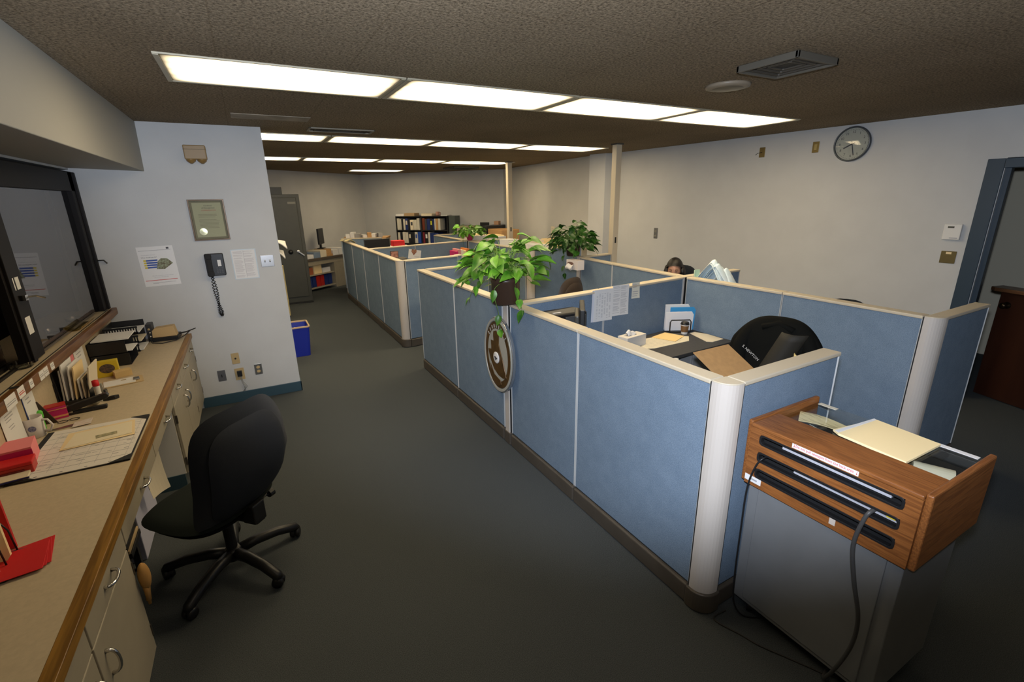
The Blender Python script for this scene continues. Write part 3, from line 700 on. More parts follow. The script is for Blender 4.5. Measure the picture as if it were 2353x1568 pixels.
# note pads
def pad(name, cx, cy, w_, h_, z0, z1, m, label, rz=0, side=None):
    t = thing(name, label, 'note pad', (cx, cy, z0), rz)
    MB().box(-w_/2, w_/2, -h_/2, h_/2, 0, z1-z0).build('sheets', m, t, bevel=.001)
    if side: MB().box(-w_/2-.001, w_/2+.001, -h_/2-.001, -h_/2+.003, 0, (z1-z0)*.9).build('glued_edge', side, t)
    return t
pad('paper_block', -1.135, 2.945, .115, .15, Z0, Z0+.095, pink, 'tall block of pink note paper beside the mug', math.radians(10), magenta)
t = thing('ink_pad_box', 'red plastic ink pad box in front of the pink paper block', 'box', (-1.11, 2.82, Z0), math.radians(8))
MB().box(-.085, .06, -.045, .045, 0, .045).build('base', redp, t, bevel=.003); MB().box(-.087, .062, -.047, .047, .045, .062).build('lid', red, t, bevel=.004)
MB().box(-.06, .03, -.049, -.046, .015, .03).build('label_strip', mat('dark_red', (.15, .01, .01), .5), t)
t = thing('note_pad', 'cream note pad with a pen on its near edge, left of the desk pad', 'note pad', (-1.13, 2.77, Z0+.009), math.radians(8))
MB().box(-.07, .075, -.07, .035, 0, .012).build('sheets', mat('cream_pad', (.60, .52, .38), .7), t, bevel=.001)
MB().tube([(-.08, -.08, .006), (.08, -.068, .006)], .004, 8).build('pen', mat('navy_pen', (.01, .015, .08), .3), t)
# mug
t = thing('coffee_mug', 'white mug with a round blue emblem behind the pink pads', 'mug', (-1.175, 3.30-.03, Z0))
MB().lathe([(.041, 0), (.046, .004), (.0475, .05), (.048, .112), (.0465, .114), (.044, .112), (.042, .01), (.004, .008)], 32).build('cup', mat('mug_glaze', (.66, .62, .60), .2), t, smooth=True)
MB().tube([(.043, -.006, .025), (.070, -.012, .026), (.086, -.016, .056), (.070, -.012, .090), (.043, -.006, .092)], [.007, .0055, .0055, .0055, .007], 10).build('handle', MATS['mug_glaze'], t, smooth=True)
MB().lathe([(.016, .0), (.016, .0012), (.002, .0012)], 20, Mwall(.011, -.0465, .06, -1.35)).build('emblem', mat('emblem_blue', (.06, .07, .22), .4, col2=(.3, .3, .4), vscale=90), t)
one('marker_cap', MB().lathe([(.012, 0), (.013, .03), (.008, .04), (.002, .042)], 14, T(-1.165, 3.37, Z0+.07)).lathe([(.009, 0), (.009, .07)], 12, T(-1.165, 3.37, Z0)), green, 'upright marker with bright green cap behind the mug', 'marker')
# candy box
t = thing('candy_box', 'magenta candy box with yellow stripe beside the file sorter', 'box', (-1.155, 3.52, Z0), math.radians(18))
MB().box(-.055, .055, -.035, .035, 0, .075).build('carton', magenta, t, bevel=.001)
MB().box(-.0555, .0555, -.0365, -.034, .012, .022).box(-.0555, .0555, -.0365, -.034, .058, .062).build('stripe', mat('stripe_pink', (.8, .35, .15), .5), t)
MB().box(-.056, .056, -.034, .034, .075, .080).build('lid', redp, t)
one('tape_roll', MB().lathe([(.02, 0), (.045, 0), (.045, .02), (.02, .02)], 22, T(-1.17, 3.58, Z0+.003+.08) if 0 else T(-1.05, 3.56, Z0+.001)), orange, 'flat orange tape roll behind the candy box', 'tape roll') if 0 else None
one('desk_divider', MB().prism([(-1.19, Z0), (-1.125, Z0), (-1.185, .93), (-1.19, .93)], 0, .006, Matrix(((1, 0, 0, 0), (0, 0, 1, 3.435), (0, 1, 0, 0), (0, 0, 0, 1)))), brownpot, 'brown triangular bookend beside the candy box', 'bookend')
one('eyeglasses', MB().tube([(-1.10+.022*math.cos(a/8*PI), 3.42+.018*math.sin(a/8*PI), Z0+.004) for a in range(17)], .002, 5).tube([(-1.05+.022*math.cos(a/8*PI), 3.435+.018*math.sin(a/8*PI), Z0+.004) for a in range(17)], .002, 5).tube([(-1.078, 3.422, Z0+.006), (-1.072, 3.43, Z0+.006)], .002, 5), blackm, 'dark wire eyeglasses lying between mug and hole punch', 'eyeglasses')
t = one('letter_opener', MB().prism([(-1.13, 3.30), (-1.02, 3.325), (-.965, 3.36), (-.97, 3.375), (-1.03, 3.36), (-1.14, 3.32)], Z0, Z0+.003), steel, 'steel letter opener above the desk pad', 'letter opener')
one('business_card', MB().prism([(-1.03, 3.29), (-.95, 3.31), (-.96, 3.40), (-1.035, 3.37)], Z0+.004, Z0+.006), mat('card_pink', (.55, .42, .36), .6, col2=(.6, .55, .5), vscale=60), 'small pale card at the far edge of the desk pad', 'card')
# stapler, open on the counter
t = thing('stapler', 'black long stapler lying open on the counter', 'stapler', (-1.01, 3.55, Z0), math.radians(7))
MB().box(-.10, .09, -.02, .02, 0, .020).build('base', black, t, bevel=.006)
MB().prism([(-.10, 0), (.10, .050), (.112, .066), (.10, .082), (-.05, .052), (-.10, .036)], -.02, .02, T(0, 0, .012) @ Matrix.Rotation(PI/2, 4, 'X')).build('arm', black, t, bevel=.005)
MB().lathe([(.012, -.02), (.012, .02)], 12, T(-.08, 0, .02) @ Matrix.Rotation(PI/2, 4, 'X')).build('hinge_pin', steel, t)
# file sorter with papers
t = thing('file_sorter', 'black upright file sorter holding envelopes and papers', 'file sorter', (-1.11, 3.82, Z0), world=True)
b = MB().box(-1.19, -1.03, 3.72, 3.96, Z0, Z0+.022)
for k in (0, 3): b.box(-1.191+.052*k, -1.188+.052*k, 3.73, 3.95, Z0, Z0+.15)
b.build('rack', black, t, bevel=.002)
for k, (x_, m, hh, tilt, lb) in enumerate([(-1.180, black, .20, -3, 'black folder at the back of the file sorter'), (-1.165, mat('grey_env', (.40, .39, .38), .6), .20, 4, 'grey envelope standing in the file sorter'), (-1.15, paper, .235, 3, 'tallest white envelope in the file sorter'), (-1.125, paper, .22, 5, 'white envelope beside the yellow packet'),
        (-1.105, cream_p, .21, 6, 'yellow packet with dark window in the file sorter'), (-1.08, paper, .13, 2, 'short white booklet in the file sorter, left one'), (-1.062, paperw, .13, 2, 'short cream booklet in the file sorter, right one'), (-1.045, paperw, .20, 10, 'cream paper leaning out of the file sorter')]):
    M = T(x_, 3.74, Z0+.023) @ Matrix.Rotation(math.radians(tilt), 4, 'Y') @ Mwall(0, .1, 0, PI)
    one('upright_envelope', MB().box(-.10, .10, 0, hh, -.004, .004, M), m, lb, 'envelope', 'papers standing in the file sorter', bevel=.001)
# tape dispenser, glue stick
t = thing('tape_dispenser', 'grey-black desk tape dispenser in front of the file sorter', 'tape dispenser', (-.99, 3.80, Z0), math.radians(100))
MB().prism([(-.07, 0), (.07, 0), (.075, .02), (.045, .03), (.02, .028), (-.01, .045), (-.05, .05), (-.075, .03)], -.022, .022, T(0, 0, 0) @ Matrix.Rotation(PI/2, 4, 'X')).build('body', black, t, bevel=.004)
MB().lathe([(.016, -.01), (.04, -.01), (.04, .01), (.016, .01)], 24, T(-.03, 0, .055) @ Matrix.Rotation(PI/2, 4, 'X'), closed=True).build('tape_roll', mat('tape_grey', (.20, .19, .16), .3), t, smooth=False)
t = thing('glue_stick', 'white glue stick with bright red cap', 'glue stick', (-.985, 3.70, Z0))
MB().lathe([(.015, 0), (.016, .01), (.016, .10), (.014, .105)], 18).build('tube', whitep, t, smooth=False); MB().lathe([(.017, .105), (.018, .11), (.017, .14), (.004, .145)], 18).build('cap', red, t, smooth=True)
one('correction_tape', MB().ell((-1.0, 3.64, Z0+.02), (.028, .018, .02)), mat('grey_pearl', (.25, .24, .19), .35), 'small rounded grey correction tape beside the glue stick', 'correction tape', smooth=True)
one('staple_remover', MB().prism([(-.04, 0), (.02, -.012), (.045, 0), (.02, .012)], 0, .025, T(-.93, 3.69, Z0, .3)), black, 'black staple remover at the right of the tape dispenser', 'staple remover', bevel=.003)
# clipboard
t = thing('clipboard', 'brown clipboard with white papers and steel clip', 'clipboard', (-.92, 4.05, Z0), math.radians(12))
MB().prism(rrect(.21, .16, .008), 0, .004, T(.0, 0, 0)).build('board', tan_p, t); MB().box(-.115, .06, -.068, .065, .004, .007).build('sheets', paper, t)
MB().box(.05, .085, -.03, .03, .004, .014).build('clip', steel, t, bevel=.003)
MB().box(-.02, .01, .02, .035, .007, .0085).build('sticker', mat('note_brown', (.35, .28, .15), .6), t)
# yellow box and tan box
t = thing('playing_card_box', 'yellow box with dark picture standing in front of the letter trays', 'box', (-1.04, 4.27, Z0), math.radians(6))
MB().box(-.068, .058, -.03, .03, 0, .115).build('carton', yellow, t, bevel=.001); MB().lathe([(.04, 0), (.04, .001), (.002, .001)], 20, Mwall(-.005, -.0305, .062, -PI/2) @ Matrix.Diagonal((1.1, .85, 1, 1))).build('picture', mat('dark_print', (.05, .05, .04), .5, col2=(.16, .10, .07), vscale=70), t)
one('sticky_note_pad', MB().box(-.05, .05, -.035, .035, 0, .045, T(-.955, 4.21, Z0, math.radians(20))), mat('tan_pad', (.60, .43, .20), .6), 'block of tan sticky notes beside the yellow box', 'note pad', bevel=.001)
# letter trays
def tray(x0, x1, y0, y1, z0, label, slots=True, h=.07):
    t = thing('letter_tray', label, 'letter tray', ((x0+x1)/2, (y0+y1)/2, z0), world=True)
    b = MB().box(x0, x1, y0, y1, z0, z0+.004); b.box(x0, x0+.004, y0, y1, z0, z0+h); b.box(x0, x1, y1-.004, y1, z0, z0+h)
    if slots:
        for k in range(13):
            xx = x0+(x1-x0)*(k+.5)/13; b.box(xx-.005, xx+.005, y0, y0+.004, z0, z0+h*.8)
        b.box(x0, x1, y0, y0+.004, z0+h*.75, z0+h); b.box(x0, x1, y0, y0+.004, z0, z0+h*.25)
    else: b.box(x0, x1, y0, y0+.005, z0, z0+h)
    b.build('tray', black, t, bevel=.0015); return t
tray(-1.185, -.95, 4.50, 4.78, Z0, 'lowest black letter tray nearest the camera', False, .095)
tray(-1.19, -.96, 4.50, 4.78, Z0+.10, 'upper black letter tray nearest the camera, solid front', False, .095)
MB()
one('paper_stack', MB().box(-1.17, -.94, 4.53, 4.80, Z0+.197, Z0+.205, T(0, 0, 0)), paper, 'white sheets lying on top of the nearest letter trays', 'paper')
one('paper_stack', MB().box(-1.15, -.93, 4.52, 4.74, Z0+.105, Z0+.112), paper, 'white sheets inside the upper nearest letter tray', 'paper')
for k in range(3):
    tray(-1.18+.008*k, -.95+.008*k, 4.88, 5.18, Z0+.078*k, f'slotted black letter tray at the back, {["bottom", "middle", "top"][k]} one', True, .065)
    one('paper_stack', MB().box(-1.165, -.93, 4.9, 5.15, Z0+.006+.078*k, Z0+.016+.078*k), paper if k != 1 else paperw, f'papers in the {["bottom", "middle", "top"][k]} slotted letter tray', 'paper')
t = thing('card_file', 'small dark box with knobs between letter trays and manila tray', 'box', (-.915, 5.26, Z0))
MB().box(-.022, .022, -.06, .06, 0, .16).build('body', mat('dark_grey_plastic', (.03, .03, .032), .45), t, bevel=.004)
for zz, m in ((.045, steel), (.08, steel), (.115, almond)): MB().lathe([(.008, 0), (.010, .006), (.003, .010)], 12, Mwall(.0, -.06, zz, -PI/2)).build('knob', m, t)
t = thing('manila_tray', 'shallow black tray full of manila folders by the wall', 'tray', (-.80, 5.24, Z0), math.radians(-3))
MB().box(-.10, .10, -.085, .09, 0, .035).build('tray', black, t, bevel=.003)
MB().prism([(-.095, .036), (.09, .036), (.075, .13), (-.07, .12), (-.09, .10)], -.02, .07, Matrix.Rotation(PI/2, 4, 'X')).build('folders', mat('manila_dull', (.55, .38, .18), .6), t, bevel=.003)
cb = MB().tube([(-.93, 5.20, Z0+.03), (-.90, 5.12, Z0+.004), (-.82, 5.06, Z0+.004), (-.72, 5.12, Z0+.004), (-.66, 5.20, Z0+.02), (-.61, 5.24, Z0+.055)], .004, 6)
cb.tube([(-.70, 5.22, Z0+.04), (-.64, 5.24, Z0+.046), (-.57, 5.27, Z0+.062)], [.008, .006, .004], 6)
one('black_cord', cb, black, 'black cord and pen looping over the far end of the counter', 'cord', smooth=True)

# ================================================================== OFFICE CHAIRS
def cushion(w_, h_, th, M, bend=None, n=3.2, p=2.2, nu=36, nr=7, back=1.0):
    b = MB(); vs = []; fs = []
    def sup(a):
        c, s_ = math.cos(a), math.sin(a)
        return (math.copysign(abs(c)**(2/n), c), math.copysign(abs(s_)**(2/n), s_))
    for side in (1, -1):
        for j in range(nr+1):
            r_ = (j/nr)**.7
            for i in range(nu):
                x, y = sup(2*PI*i/nu); d = (th/2)*(1-r_**p)**(1/p) if r_ < 1 else 0
                q = Vector((x*w_/2*max(r_, .001), y*h_/2*max(r_, .001), side*d*(1 if side > 0 else back)))
                if bend: q = bend(q)
                vs.append(q)
    N_ = nu*(nr+1)
    for s_ in (0, 1):
        for j in range(nr):
            for i in range(nu):
                a, c, d, e = s_*N_+j*nu+i, s_*N_+j*nu+(i+1) % nu, s_*N_+(j+1)*nu+(i+1) % nu, s_*N_+(j+1)*nu+i
                fs.append((a, e, d, c) if s_ == 0 else (a, c, d, e))
    return b.add(vs, fs, M)
def office_chair(name, label, loc, ang, m=None, shell=None, zt=1.0, bw=.47, bh=.56, seatz=.47, legs0=.33, group=None, castrot=0, seatw=1, flat=False):
    """ang: heading the sitter faces"""
    m = m or blackfab; shell = shell or mat('chair_shell_cloth', (.012, .015, .022), .8, bump=.4, bscale=700)
    t = thing(name, label, 'office chair', loc, ang)
    # local +x forward
    cushion(.47*seatw, .50*seatw, .10, T(.03+.4*(seatw-1), 0, seatz-.04), lambda q: Vector((q.x, q.y, q.z-.10*max(0, (q.x-.10))**1.3)), n=3).build('seat', chairfoam if m is blackfab else m, t, smooth=True)
    cushion(.42*seatw, .44*seatw, .05, T(.03+.4*(seatw-1), 0, seatz-.085), None, n=3).build('seat_shell', black, t, smooth=True)
    # backrest: local plane -> stands up, bows around the sitter, leans back
    Mb = Matrix(((0, 0, 1, -.20), (1, 0, 0, 0), (0, 1, 0, zt-bh/2), (0, 0, 0, 1))) @ Matrix.Rotation(math.radians(-9), 4, 'X')
    def bend(q):
        wv = 1-.07*(q.y/(bh/2))**2-.06*(q.y/(bh/2)) if q.y > 0 else 1-.16*(q.y/(bh/2))**2
        return Vector((q.x*wv, q.y, q.z+(.42 if flat else .75)*q.x*q.x+.35*max(0, q.y-.05)**2*-1-(.085 if flat else .05)*math.cos(q.y/(bh)*PI*1.15)+.03))
    br = cushion(bw, bh, .095, Mb, bend, n=4.2 if flat else 2.9, back=.75); br = br.build('backrest', m, t, smooth=True)
    def bend2(q):
        r_ = bend(Vector((q.x, q.y, q.z))); r_.z -= .028; return r_
    cushion(bw*.80, bh*.82, .05, Mb, bend2, n=3.6 if flat else 2.5).build('back_shell', shell, br, smooth=True)
    MB().prism([(-.05, 0), (.03, 0), (.03, .05), (-.02, .11), (-.05, .11)], -.04, .04, T(-.20, 0, seatz-.11) @ Matrix.Rotation(PI/2, 4, 'X')).box(-.25, .05, -.03, .03, seatz-.115, seatz-.09).build('back_bracket', black, t, bevel=.006)
    MB().lathe([(.028, .10), (.028, seatz-.16), (.034, seatz-.15), (.034, seatz-.10), (.01, seatz-.10)], 18).build('column', black, t, smooth=False)
    MB().box(-.10, .10, -.09, .09, seatz-.13, seatz-.09).build('mechanism', black, t, bevel=.008)
    k = MB().tube([(-.06, -.08, seatz-.11), (-.09, -.22, seatz-.12)], .006, 6); k.lathe([(.022, 0), (.024, .03), (.004, .034)], 12, T(-.09, -.22, seatz-.12, 0, PI/2)); k.build('lever', black, t)
    MB().lathe([(.045, .07), (.05, .085), (.045, .13), (.03, .14)], 18).build('hub', black, t, smooth=True)
    R_ = .34
    leg0 = cast0 = None
    for i in range(5):
        a = legs0+i*2*PI/5; ca, sa = math.cos(a), math.sin(a)
        lg = MB().tube([(ca*.03, sa*.03, .105), (ca*.12, sa*.12, .112), (ca*.24, sa*.24, .098), (ca*R_, sa*R_, .068), (ca*(R_+.012), sa*(R_+.012), .05)], [.032, .030, .028, .027, .022], 10).build('leg', black, t, smooth=True)
        Mc = T(ca*R_, sa*R_, .032, a+.9+castrot*i, PI/2)
        MB().lathe([(.01, -.028), (.028, -.025), (.031, -.008), (.024, -.004), (.024, .004), (.031, .008), (.028, .025), (.01, .028)], 16, Mc).lathe([(.008, .02), (.008, .06)], 8, T(ca*R_, sa*R_, 0)).build('caster', black, lg, smooth=True)
    return t
office_chair('office_chair', 'black swivel task chair pulled up to the counter kneehole', (-.345, 2.69, 0), math.radians(135), legs0=math.radians(19-135), castrot=.7, bh=.66, bw=.60, zt=1.03, seatw=1.12, flat=True)
# ================================================================== RIGHT WALL ITEMS
angR = math.atan2(nR.y, nR.x)
def MR(y, z): 
    x, yy = alongR(y, 0); return Mwall(x, yy, z, angR)
M = MR(2.955, 2.475)
t = thing('wall_clock', 'round grey wall clock high on the right wall', 'clock', tuple(M.translation), world=True)
CR = .172
MB().lathe([(CR-.012, 0), (CR, 0), (CR+.003, .02), (CR-.004, .038), (CR-.014, .036), (CR-.014, .01)], 48, M, closed=True).build('rim', mat('clock_rim', (.10, .11, .12), .35, .5), t, smooth=True)
MB().lathe([(CR-.012, .004), (CR-.012, .010), (.002, .010)], 48, M).build('dial', mat('clock_face', (.40, .40, .36), .5), t)
for k in range(12):
    a = PI/2-(k+1)*PI/6
    text(str(k+1), .034, ink, t, M @ T(.118*math.cos(a), .118*math.sin(a), .0105), name='numeral')
tk = MB()
for k in range(60):
    a = k*PI/30; tk.box(.140, .148 if k % 5 else .152, -.0012, .0012, .010, .0108, M @ Matrix.Rotation(a, 4, 'Z'))
tk.build('minute_marks', ink, t)
def hand(name, deg, L_, wd):
    a = PI/2-math.radians(deg)
    MB().box(-.028, L_, -wd/2, wd/2, .015, .017, M @ Matrix.Rotation(a, 4, 'Z')).build(name, ink, t)
hand('hour_hand', 242, .085, .012); hand('minute_hand', 166, .118, .008)
MB().grid(lambda u, v: ((CR-.014)*v*math.cos(2*PI*u), -(CR-.014)*v*math.sin(2*PI*u), .046-.016*v*v), 48, 6, 0, M).build('glass_dome', thing_, t, smooth=True)
def rplate(name, y, z, w_, h_, m, label, cat):
    M = MR(y, z); t = thing(name, label, cat, tuple(M.translation), world=True)
    MB().prism(rrect(w_, h_, .004, 2), 0, .006, M).build('cover_plate', m, t, bevel=.002); return t, M
brass = mat('old_brass', (.20, .15, .06), .35, .7)
t, M = rplate('wall_plate', 3.92, 2.472, .07, .115, brass, 'brass wall plate with a sticking-out wire, left of the two high ones', 'wall plate')
MB().tube([M @ Vector((0, 0, .006)), M @ Vector((-.03, -.01, .05)), M @ Vector((-.05, -.03, .06))], .003, 6).build('wire', black, t)
t, M = rplate('wall_plate', 3.315, 2.477, .07, .115, brass, 'brass wall plate next to the clock', 'wall plate')
MB().box(-.014, .014, -.03, .03, .006, .010, M).build('insert', mat('brass_light', (.34, .27, .11), .4, .4), t)
t, M = rplate('wall_outlet', 5.435, 1.435, .07, .16, mat('dull_steel', (.2, .2, .21)), 'dark steel double socket plate alone in the middle of the right wall', 'power outlet')
for sy in (-.04, .03): MB().lathe([(.017, 0), (.017, .004), (.002, .004)], 16, M @ T(0, sy, .006)).build('socket', steel, t)
t, M = rplate('wall_plate', 1.97, 1.372, .115, .115, brass, 'square brass plate beside the door frame below the thermostat', 'wall plate')
MB().box(-.02, .02, .03, .05, .006, .009, M).build('label_strip', cream_p, t)
M = MR(1.98, 1.61)
t = thing('thermostat', 'white wall thermostat box beside the blue door frame', 'thermostat', tuple(M.translation), world=True)
MB().box(-.065, .065, -.072, .072, 0, .035, M).build('housing', whitep, t, bevel=.006)
MB().box(-.035, .012, .036, .052, .035, .037, M).build('display', mat('lcd_dark', (.08, .08, .06), .3), t)
MB().box(-.01, .05, -.06, -.052, .035, .036, M).build('lettering_strip', inkg, t)
xx = 5.62+(5.36-5.62)*((10.60-8.19)/4.0)
M = Mwall(xx-.004, 8.19, 1.29, math.radians(176))
t = thing('wall_notice', 'narrow cream notice on the far right wall above the heap of papers', 'notice', tuple(M.translation), world=True)
MB().box(-.07, .07, -.14, .14, 0, .003, M).build('sheet', paperw, t); rects(t, M @ T(0, 0, .003), lines(.13, .26, 9, .1, inkg, 3))

# ================================================================== CUBICLE PARTITIONS
PH = 1.215
def panel(A, B, label, group='blue fabric cubicle partitions', trimA=True, trimB=True, base=True, z1=PH, flat=False):
    A = Vector(A); B = Vector(B); d = B-A; L_ = d.length; ang = math.atan2(d.y, d.x)
    t = thing('partition_panel', label, 'partition', (A.x, A.y, 0), ang, group=group)
    MB().box(.005, L_-.005, -.034, .034, .12, z1-.022).build('fabric', fabricm, t, bevel=.004)
    f = MB()
    for e in (0, 1):
        x0, x1 = (0, .006) if e == 0 else (L_-.006, L_)
        f.box(x0, x1, -.039, .039, .12, z1-.02)
    f.build('edge_trim', silver, t, bevel=.003)
    MB().box(0, L_, -.045, .045, z1-.022, z1).build('top_cap', cream, t, bevel=.006, seg=3)
    if base:
        b = MB().box(0.001, L_-.001, -.05, .05, .004, .112); b.build('base_cover', bronze, t, bevel=.01, seg=3)
        MB().box(.001, L_-.001, -.03, .03, .11, .124).build('shadow_gap', blackgap, t)
    return t
def post(x, y, label, ang=0, kind='corner', z1=PH, group='partition corner posts'):
    t = thing('partition_post', label, 'post', (x, y, 0), ang, group=group)
    if kind == 'corner':       # rounded on the (-x,-y) side
        def outl(s_, r_):
            pts = [(s_, -s_), (s_, s_), (-s_, s_)]
            cx = cy = -s_+r_
            for k in range(9):
                a = PI+PI/2*k/8; pts.append((cx+r_*math.cos(a), cy+r_*math.sin(a)))
            return pts
        MB().prism(outl(.046, .075), .10, z1-.004).build('cover', ivory, t)
        MB().box(.032, .054, -.0435, .036, .10, z1-.008).box(-.0435, .036, .032, .054, .10, z1-.008).build('core', blackgap, t)
        MB().prism(outl(.0462, .075), z1-.006, z1+.002).build('top_cap', cream, t, bevel=.003)
        MB().prism(outl(.058, .085), .004, .115).build('base_cover', bronze, t, bevel=.008, seg=3)
    else:
        MB().box(-.035, .035, -.046, .046, .1, z1-.004).build('cover', ivory, t, bevel=.004)
        MB().box(-.041, .041, -.036, .036, .1, z1-.008).build('core', blackgap, t)
        MB().box(-.046, .046, -.046, .046, z1-.006, z1+.002).build('top_cap', cream, t, bevel=.003)
        MB().box(-.05, .05, -.052, .052, .004, .114).build('base_cover', bronze, t, bevel=.008)
    return t
OX = 1.705
panel((OX, 1.255), (OX, 2.215), 'aisle partition nearest the camera, touching the rounded near post')
panel((OX, 2.222), (OX, 3.085), 'aisle partition just right of the metal seal')
panel((OX, 3.215), (OX, 4.228), 'aisle partition just left of the metal seal')
panel((OX, 4.235), (OX, 5.325), 'last aisle partition of the near cubicles, at their far corner')
post(OX, 3.15, 'flat partition post behind the round metal seal', PI/2, 'tee')
post(OX, 1.20, 'rounded ivory corner post nearest the camera, beside the grey stand')
panel((OX+.055, 1.205), (2.525, 1.215), 'short near cross partition behind the wooden-topped stand')
panel((1.765, 3.09), (2.62, 3.17), 'cross partition behind the monitor, left half')
panel((2.63, 3.171), (3.70, 3.27), 'cross partition with the white lists pinned on it')
panel((1.765, 5.29), (2.58, 5.36), 'short far cross partition closing the near cubicles')
post(3.762, 1.245, 'rounded ivory corner post right of the grey coat', 0)
panel((3.765, 1.30), (3.785, 2.245), 'long inner partition right behind the black coat')
panel((3.785, 2.252), (3.755, 3.205), 'long inner partition between coat and paper organiser')
post(3.752, 3.262, 'flat partition post where the pinned cross partition meets the inner row', PI/2, 'tee')
panel((3.757, 3.32), (3.835, 4.40), 'inner partition just left of the seated person')
panel((3.835, 4.408), (3.905, 5.12), 'inner partition below the tissue box')
post(3.915, 5.185, 'flat partition post under the dark hanging plant', PI/2, 'tee')
panel((3.818, 1.25), (4.50, 1.255), 'short partition stub nearest the half door')
panel((3.965, 5.20), (4.475, 5.27), 'short partition joining the near power pole')
panel((3.82, 3.275), (4.56, 3.275), 'short partition behind the folded blue sheets')
FX2 = 1.735
post(FX2, 6.30, 'rounded ivory corner post of the far cubicles', 0)
panel((FX2, 6.355), (FX2, 7.34), 'far aisle partition next to the far corner post')
panel((FX2, 7.347), (FX2, 8.42), 'far aisle partition, second from the corner post')
panel((FX2, 8.427), (FX2, 9.40), 'far aisle partition, third from the corner post')
panel((FX2, 9.407), (FX2, 10.40), 'far aisle partition, last before the rear desk')
panel((FX2+.055, 6.285), (2.60, 6.40), 'front cross partition of the far cubicles')
panel((2.61, 6.48), (2.70, 6.49), 'narrow end piece beside the front cross partition of the far cubicles')
panel((1.785, 8.26), (2.61, 8.44), 'middle cross partition of the far cubicles, left half')
panel((2.62, 8.442), (3.74, 8.68), 'middle cross partition of the far cubicles, right half')
panel((1.785, 11.02), (2.60, 10.72), 'rear cross partition under the heap of papers')
panel((3.86, 6.52), (3.80, 8.60), 'inner partition of the far cubicles, nearer one')
panel((3.80, 8.74), (3.80, 10.58), 'inner partition of the far cubicles, farther one')
post(3.80, 8.67, 'flat partition post under the pink flower pot', 0, 'tee')
post(3.88, 6.45, 'rounded ivory post at the near end of the far inner row', 0)
panel((3.94, 6.455), (4.90, 6.52), 'partition facing the camera behind the dark hanging plant')
panel((3.85, 10.66), (4.45, 10.69), 'rear partition left of the pink flower pot')
panel((3.86, 8.60), (4.55, 8.54), 'partition right of the pink flower pot, below the white boxes')
for x, y, lb in ((4.53, 5.26, 'white power pole from partition to ceiling, nearer one'), (4.62, 8.48, 'white power pole from partition to ceiling, farther one')):
    t = thing('power_pole', lb, 'pole', (x, y, 0))
    MB().box(-.046, .046, -.046, .046, 0, CZ-.001).build('pole', cream, t, bevel=.006)
    MB().box(-.06, .06, -.06, .06, CZ-.018, CZ-.001).build('ceiling_collar', ventm, t)
    MB().box(-.012, .012, -.05, -.045, 1.36, 1.44).build('access_hole', blackgap, t)

# ================================================================== ROUND SEAL ON THE PARTITION
SX = OX-.058
M = Mwall(SX, 3.205, .778, PI)
t = thing('metal_seal', 'oval silver and brown metal seal hung on the aisle partition', 'seal', tuple(M.translation), world=True)
RX, RY = .245, .315
def oval(sx, n=56, k=0): return [(RX*sx*math.cos(2*PI*i/n), RY*sx*math.sin(2*PI*i/n)) for i in range(n)]
MB().prism(oval(1), 0, .03, M).build('backplate', mat('steel_side', (.55, .55, .56), .25, .9), t, bevel=.006, seg=3)
MB().ring(oval(.97), oval(.90), .03, .038, M).build('outer_rim', silvertxt, t, bevel=.002)
MB().ring(oval(.88), oval(.70), .03, .034, M).build('enamel_ring', goldbrown, t)
MB().prism(oval(.70), .03, .0345, M).build('centre_plate', silvertxt, t)
fl_ = MB()
for k in range(34):
    fl_.box(RX*.955-.016, RX*.955, -.004, .004, .0, .002) if 0 else None
rid = MB()
for k in range(9):
    a = math.radians(-38+k*6); rid.box(-.001, .003, -.004, .004, .002, .028, M @ T(-RX*math.cos(a), RY*math.sin(a), 0, PI-a))
rid.build('rim_ridges', whitep, t)
# enamel silhouette
sil = [(-.055, .19), (-.01, .205), (.035, .165), (.03, .10), (.10, -.03), (.135, -.11), (.15, -.15), (.10, -.17), (.02, -.165), (-.06, -.13), (-.12, -.06), (-.15, .00), (-.155, .02), (-.10, .03), (-.105, .105), (-.055, .11), (-.06, .15)]
MB().prism(sil, .0345, .041, M).build('enamel_silhouette', goldbrown, t, bevel=.002)
MB().prism([(-.13, -.10), (-.06, -.18), (.05, -.205), (.06, -.235), (.0, -.27), (-.05, -.25), (-.10, -.19)], .0345, .040, M).build('enamel_ribbon', goldbrown, t, bevel=.002)
MB().lathe([(.047, .041), (.049, .046), (.040, .049), (.002, .050)], 30, M @ T(-.005, -.02, 0)).build('white_medallion', mat('medallion', (.75, .73, .70), .35), t, smooth=True)
MB().prism([(-.03, .005), (.0, .012), (.03, -.0), (.012, -.012), (-.004, -.022), (-.01, -.004)], .050, .0515, M @ T(-.005, -.02, 0)).build('medallion_mark', ink, t)
for k in range(9):      # raised ticks of lettering on the upper arc of the ring
    a = math.radians(140-k*12); px_, py_ = RX*.77*math.cos(a), RY*.77*math.sin(a)
    MB().box(-.004, .004, -.014, .014, .034, .038, M @ T(px_, py_, 0, a-PI/2)).build('raised_letter', silvertxt, t)

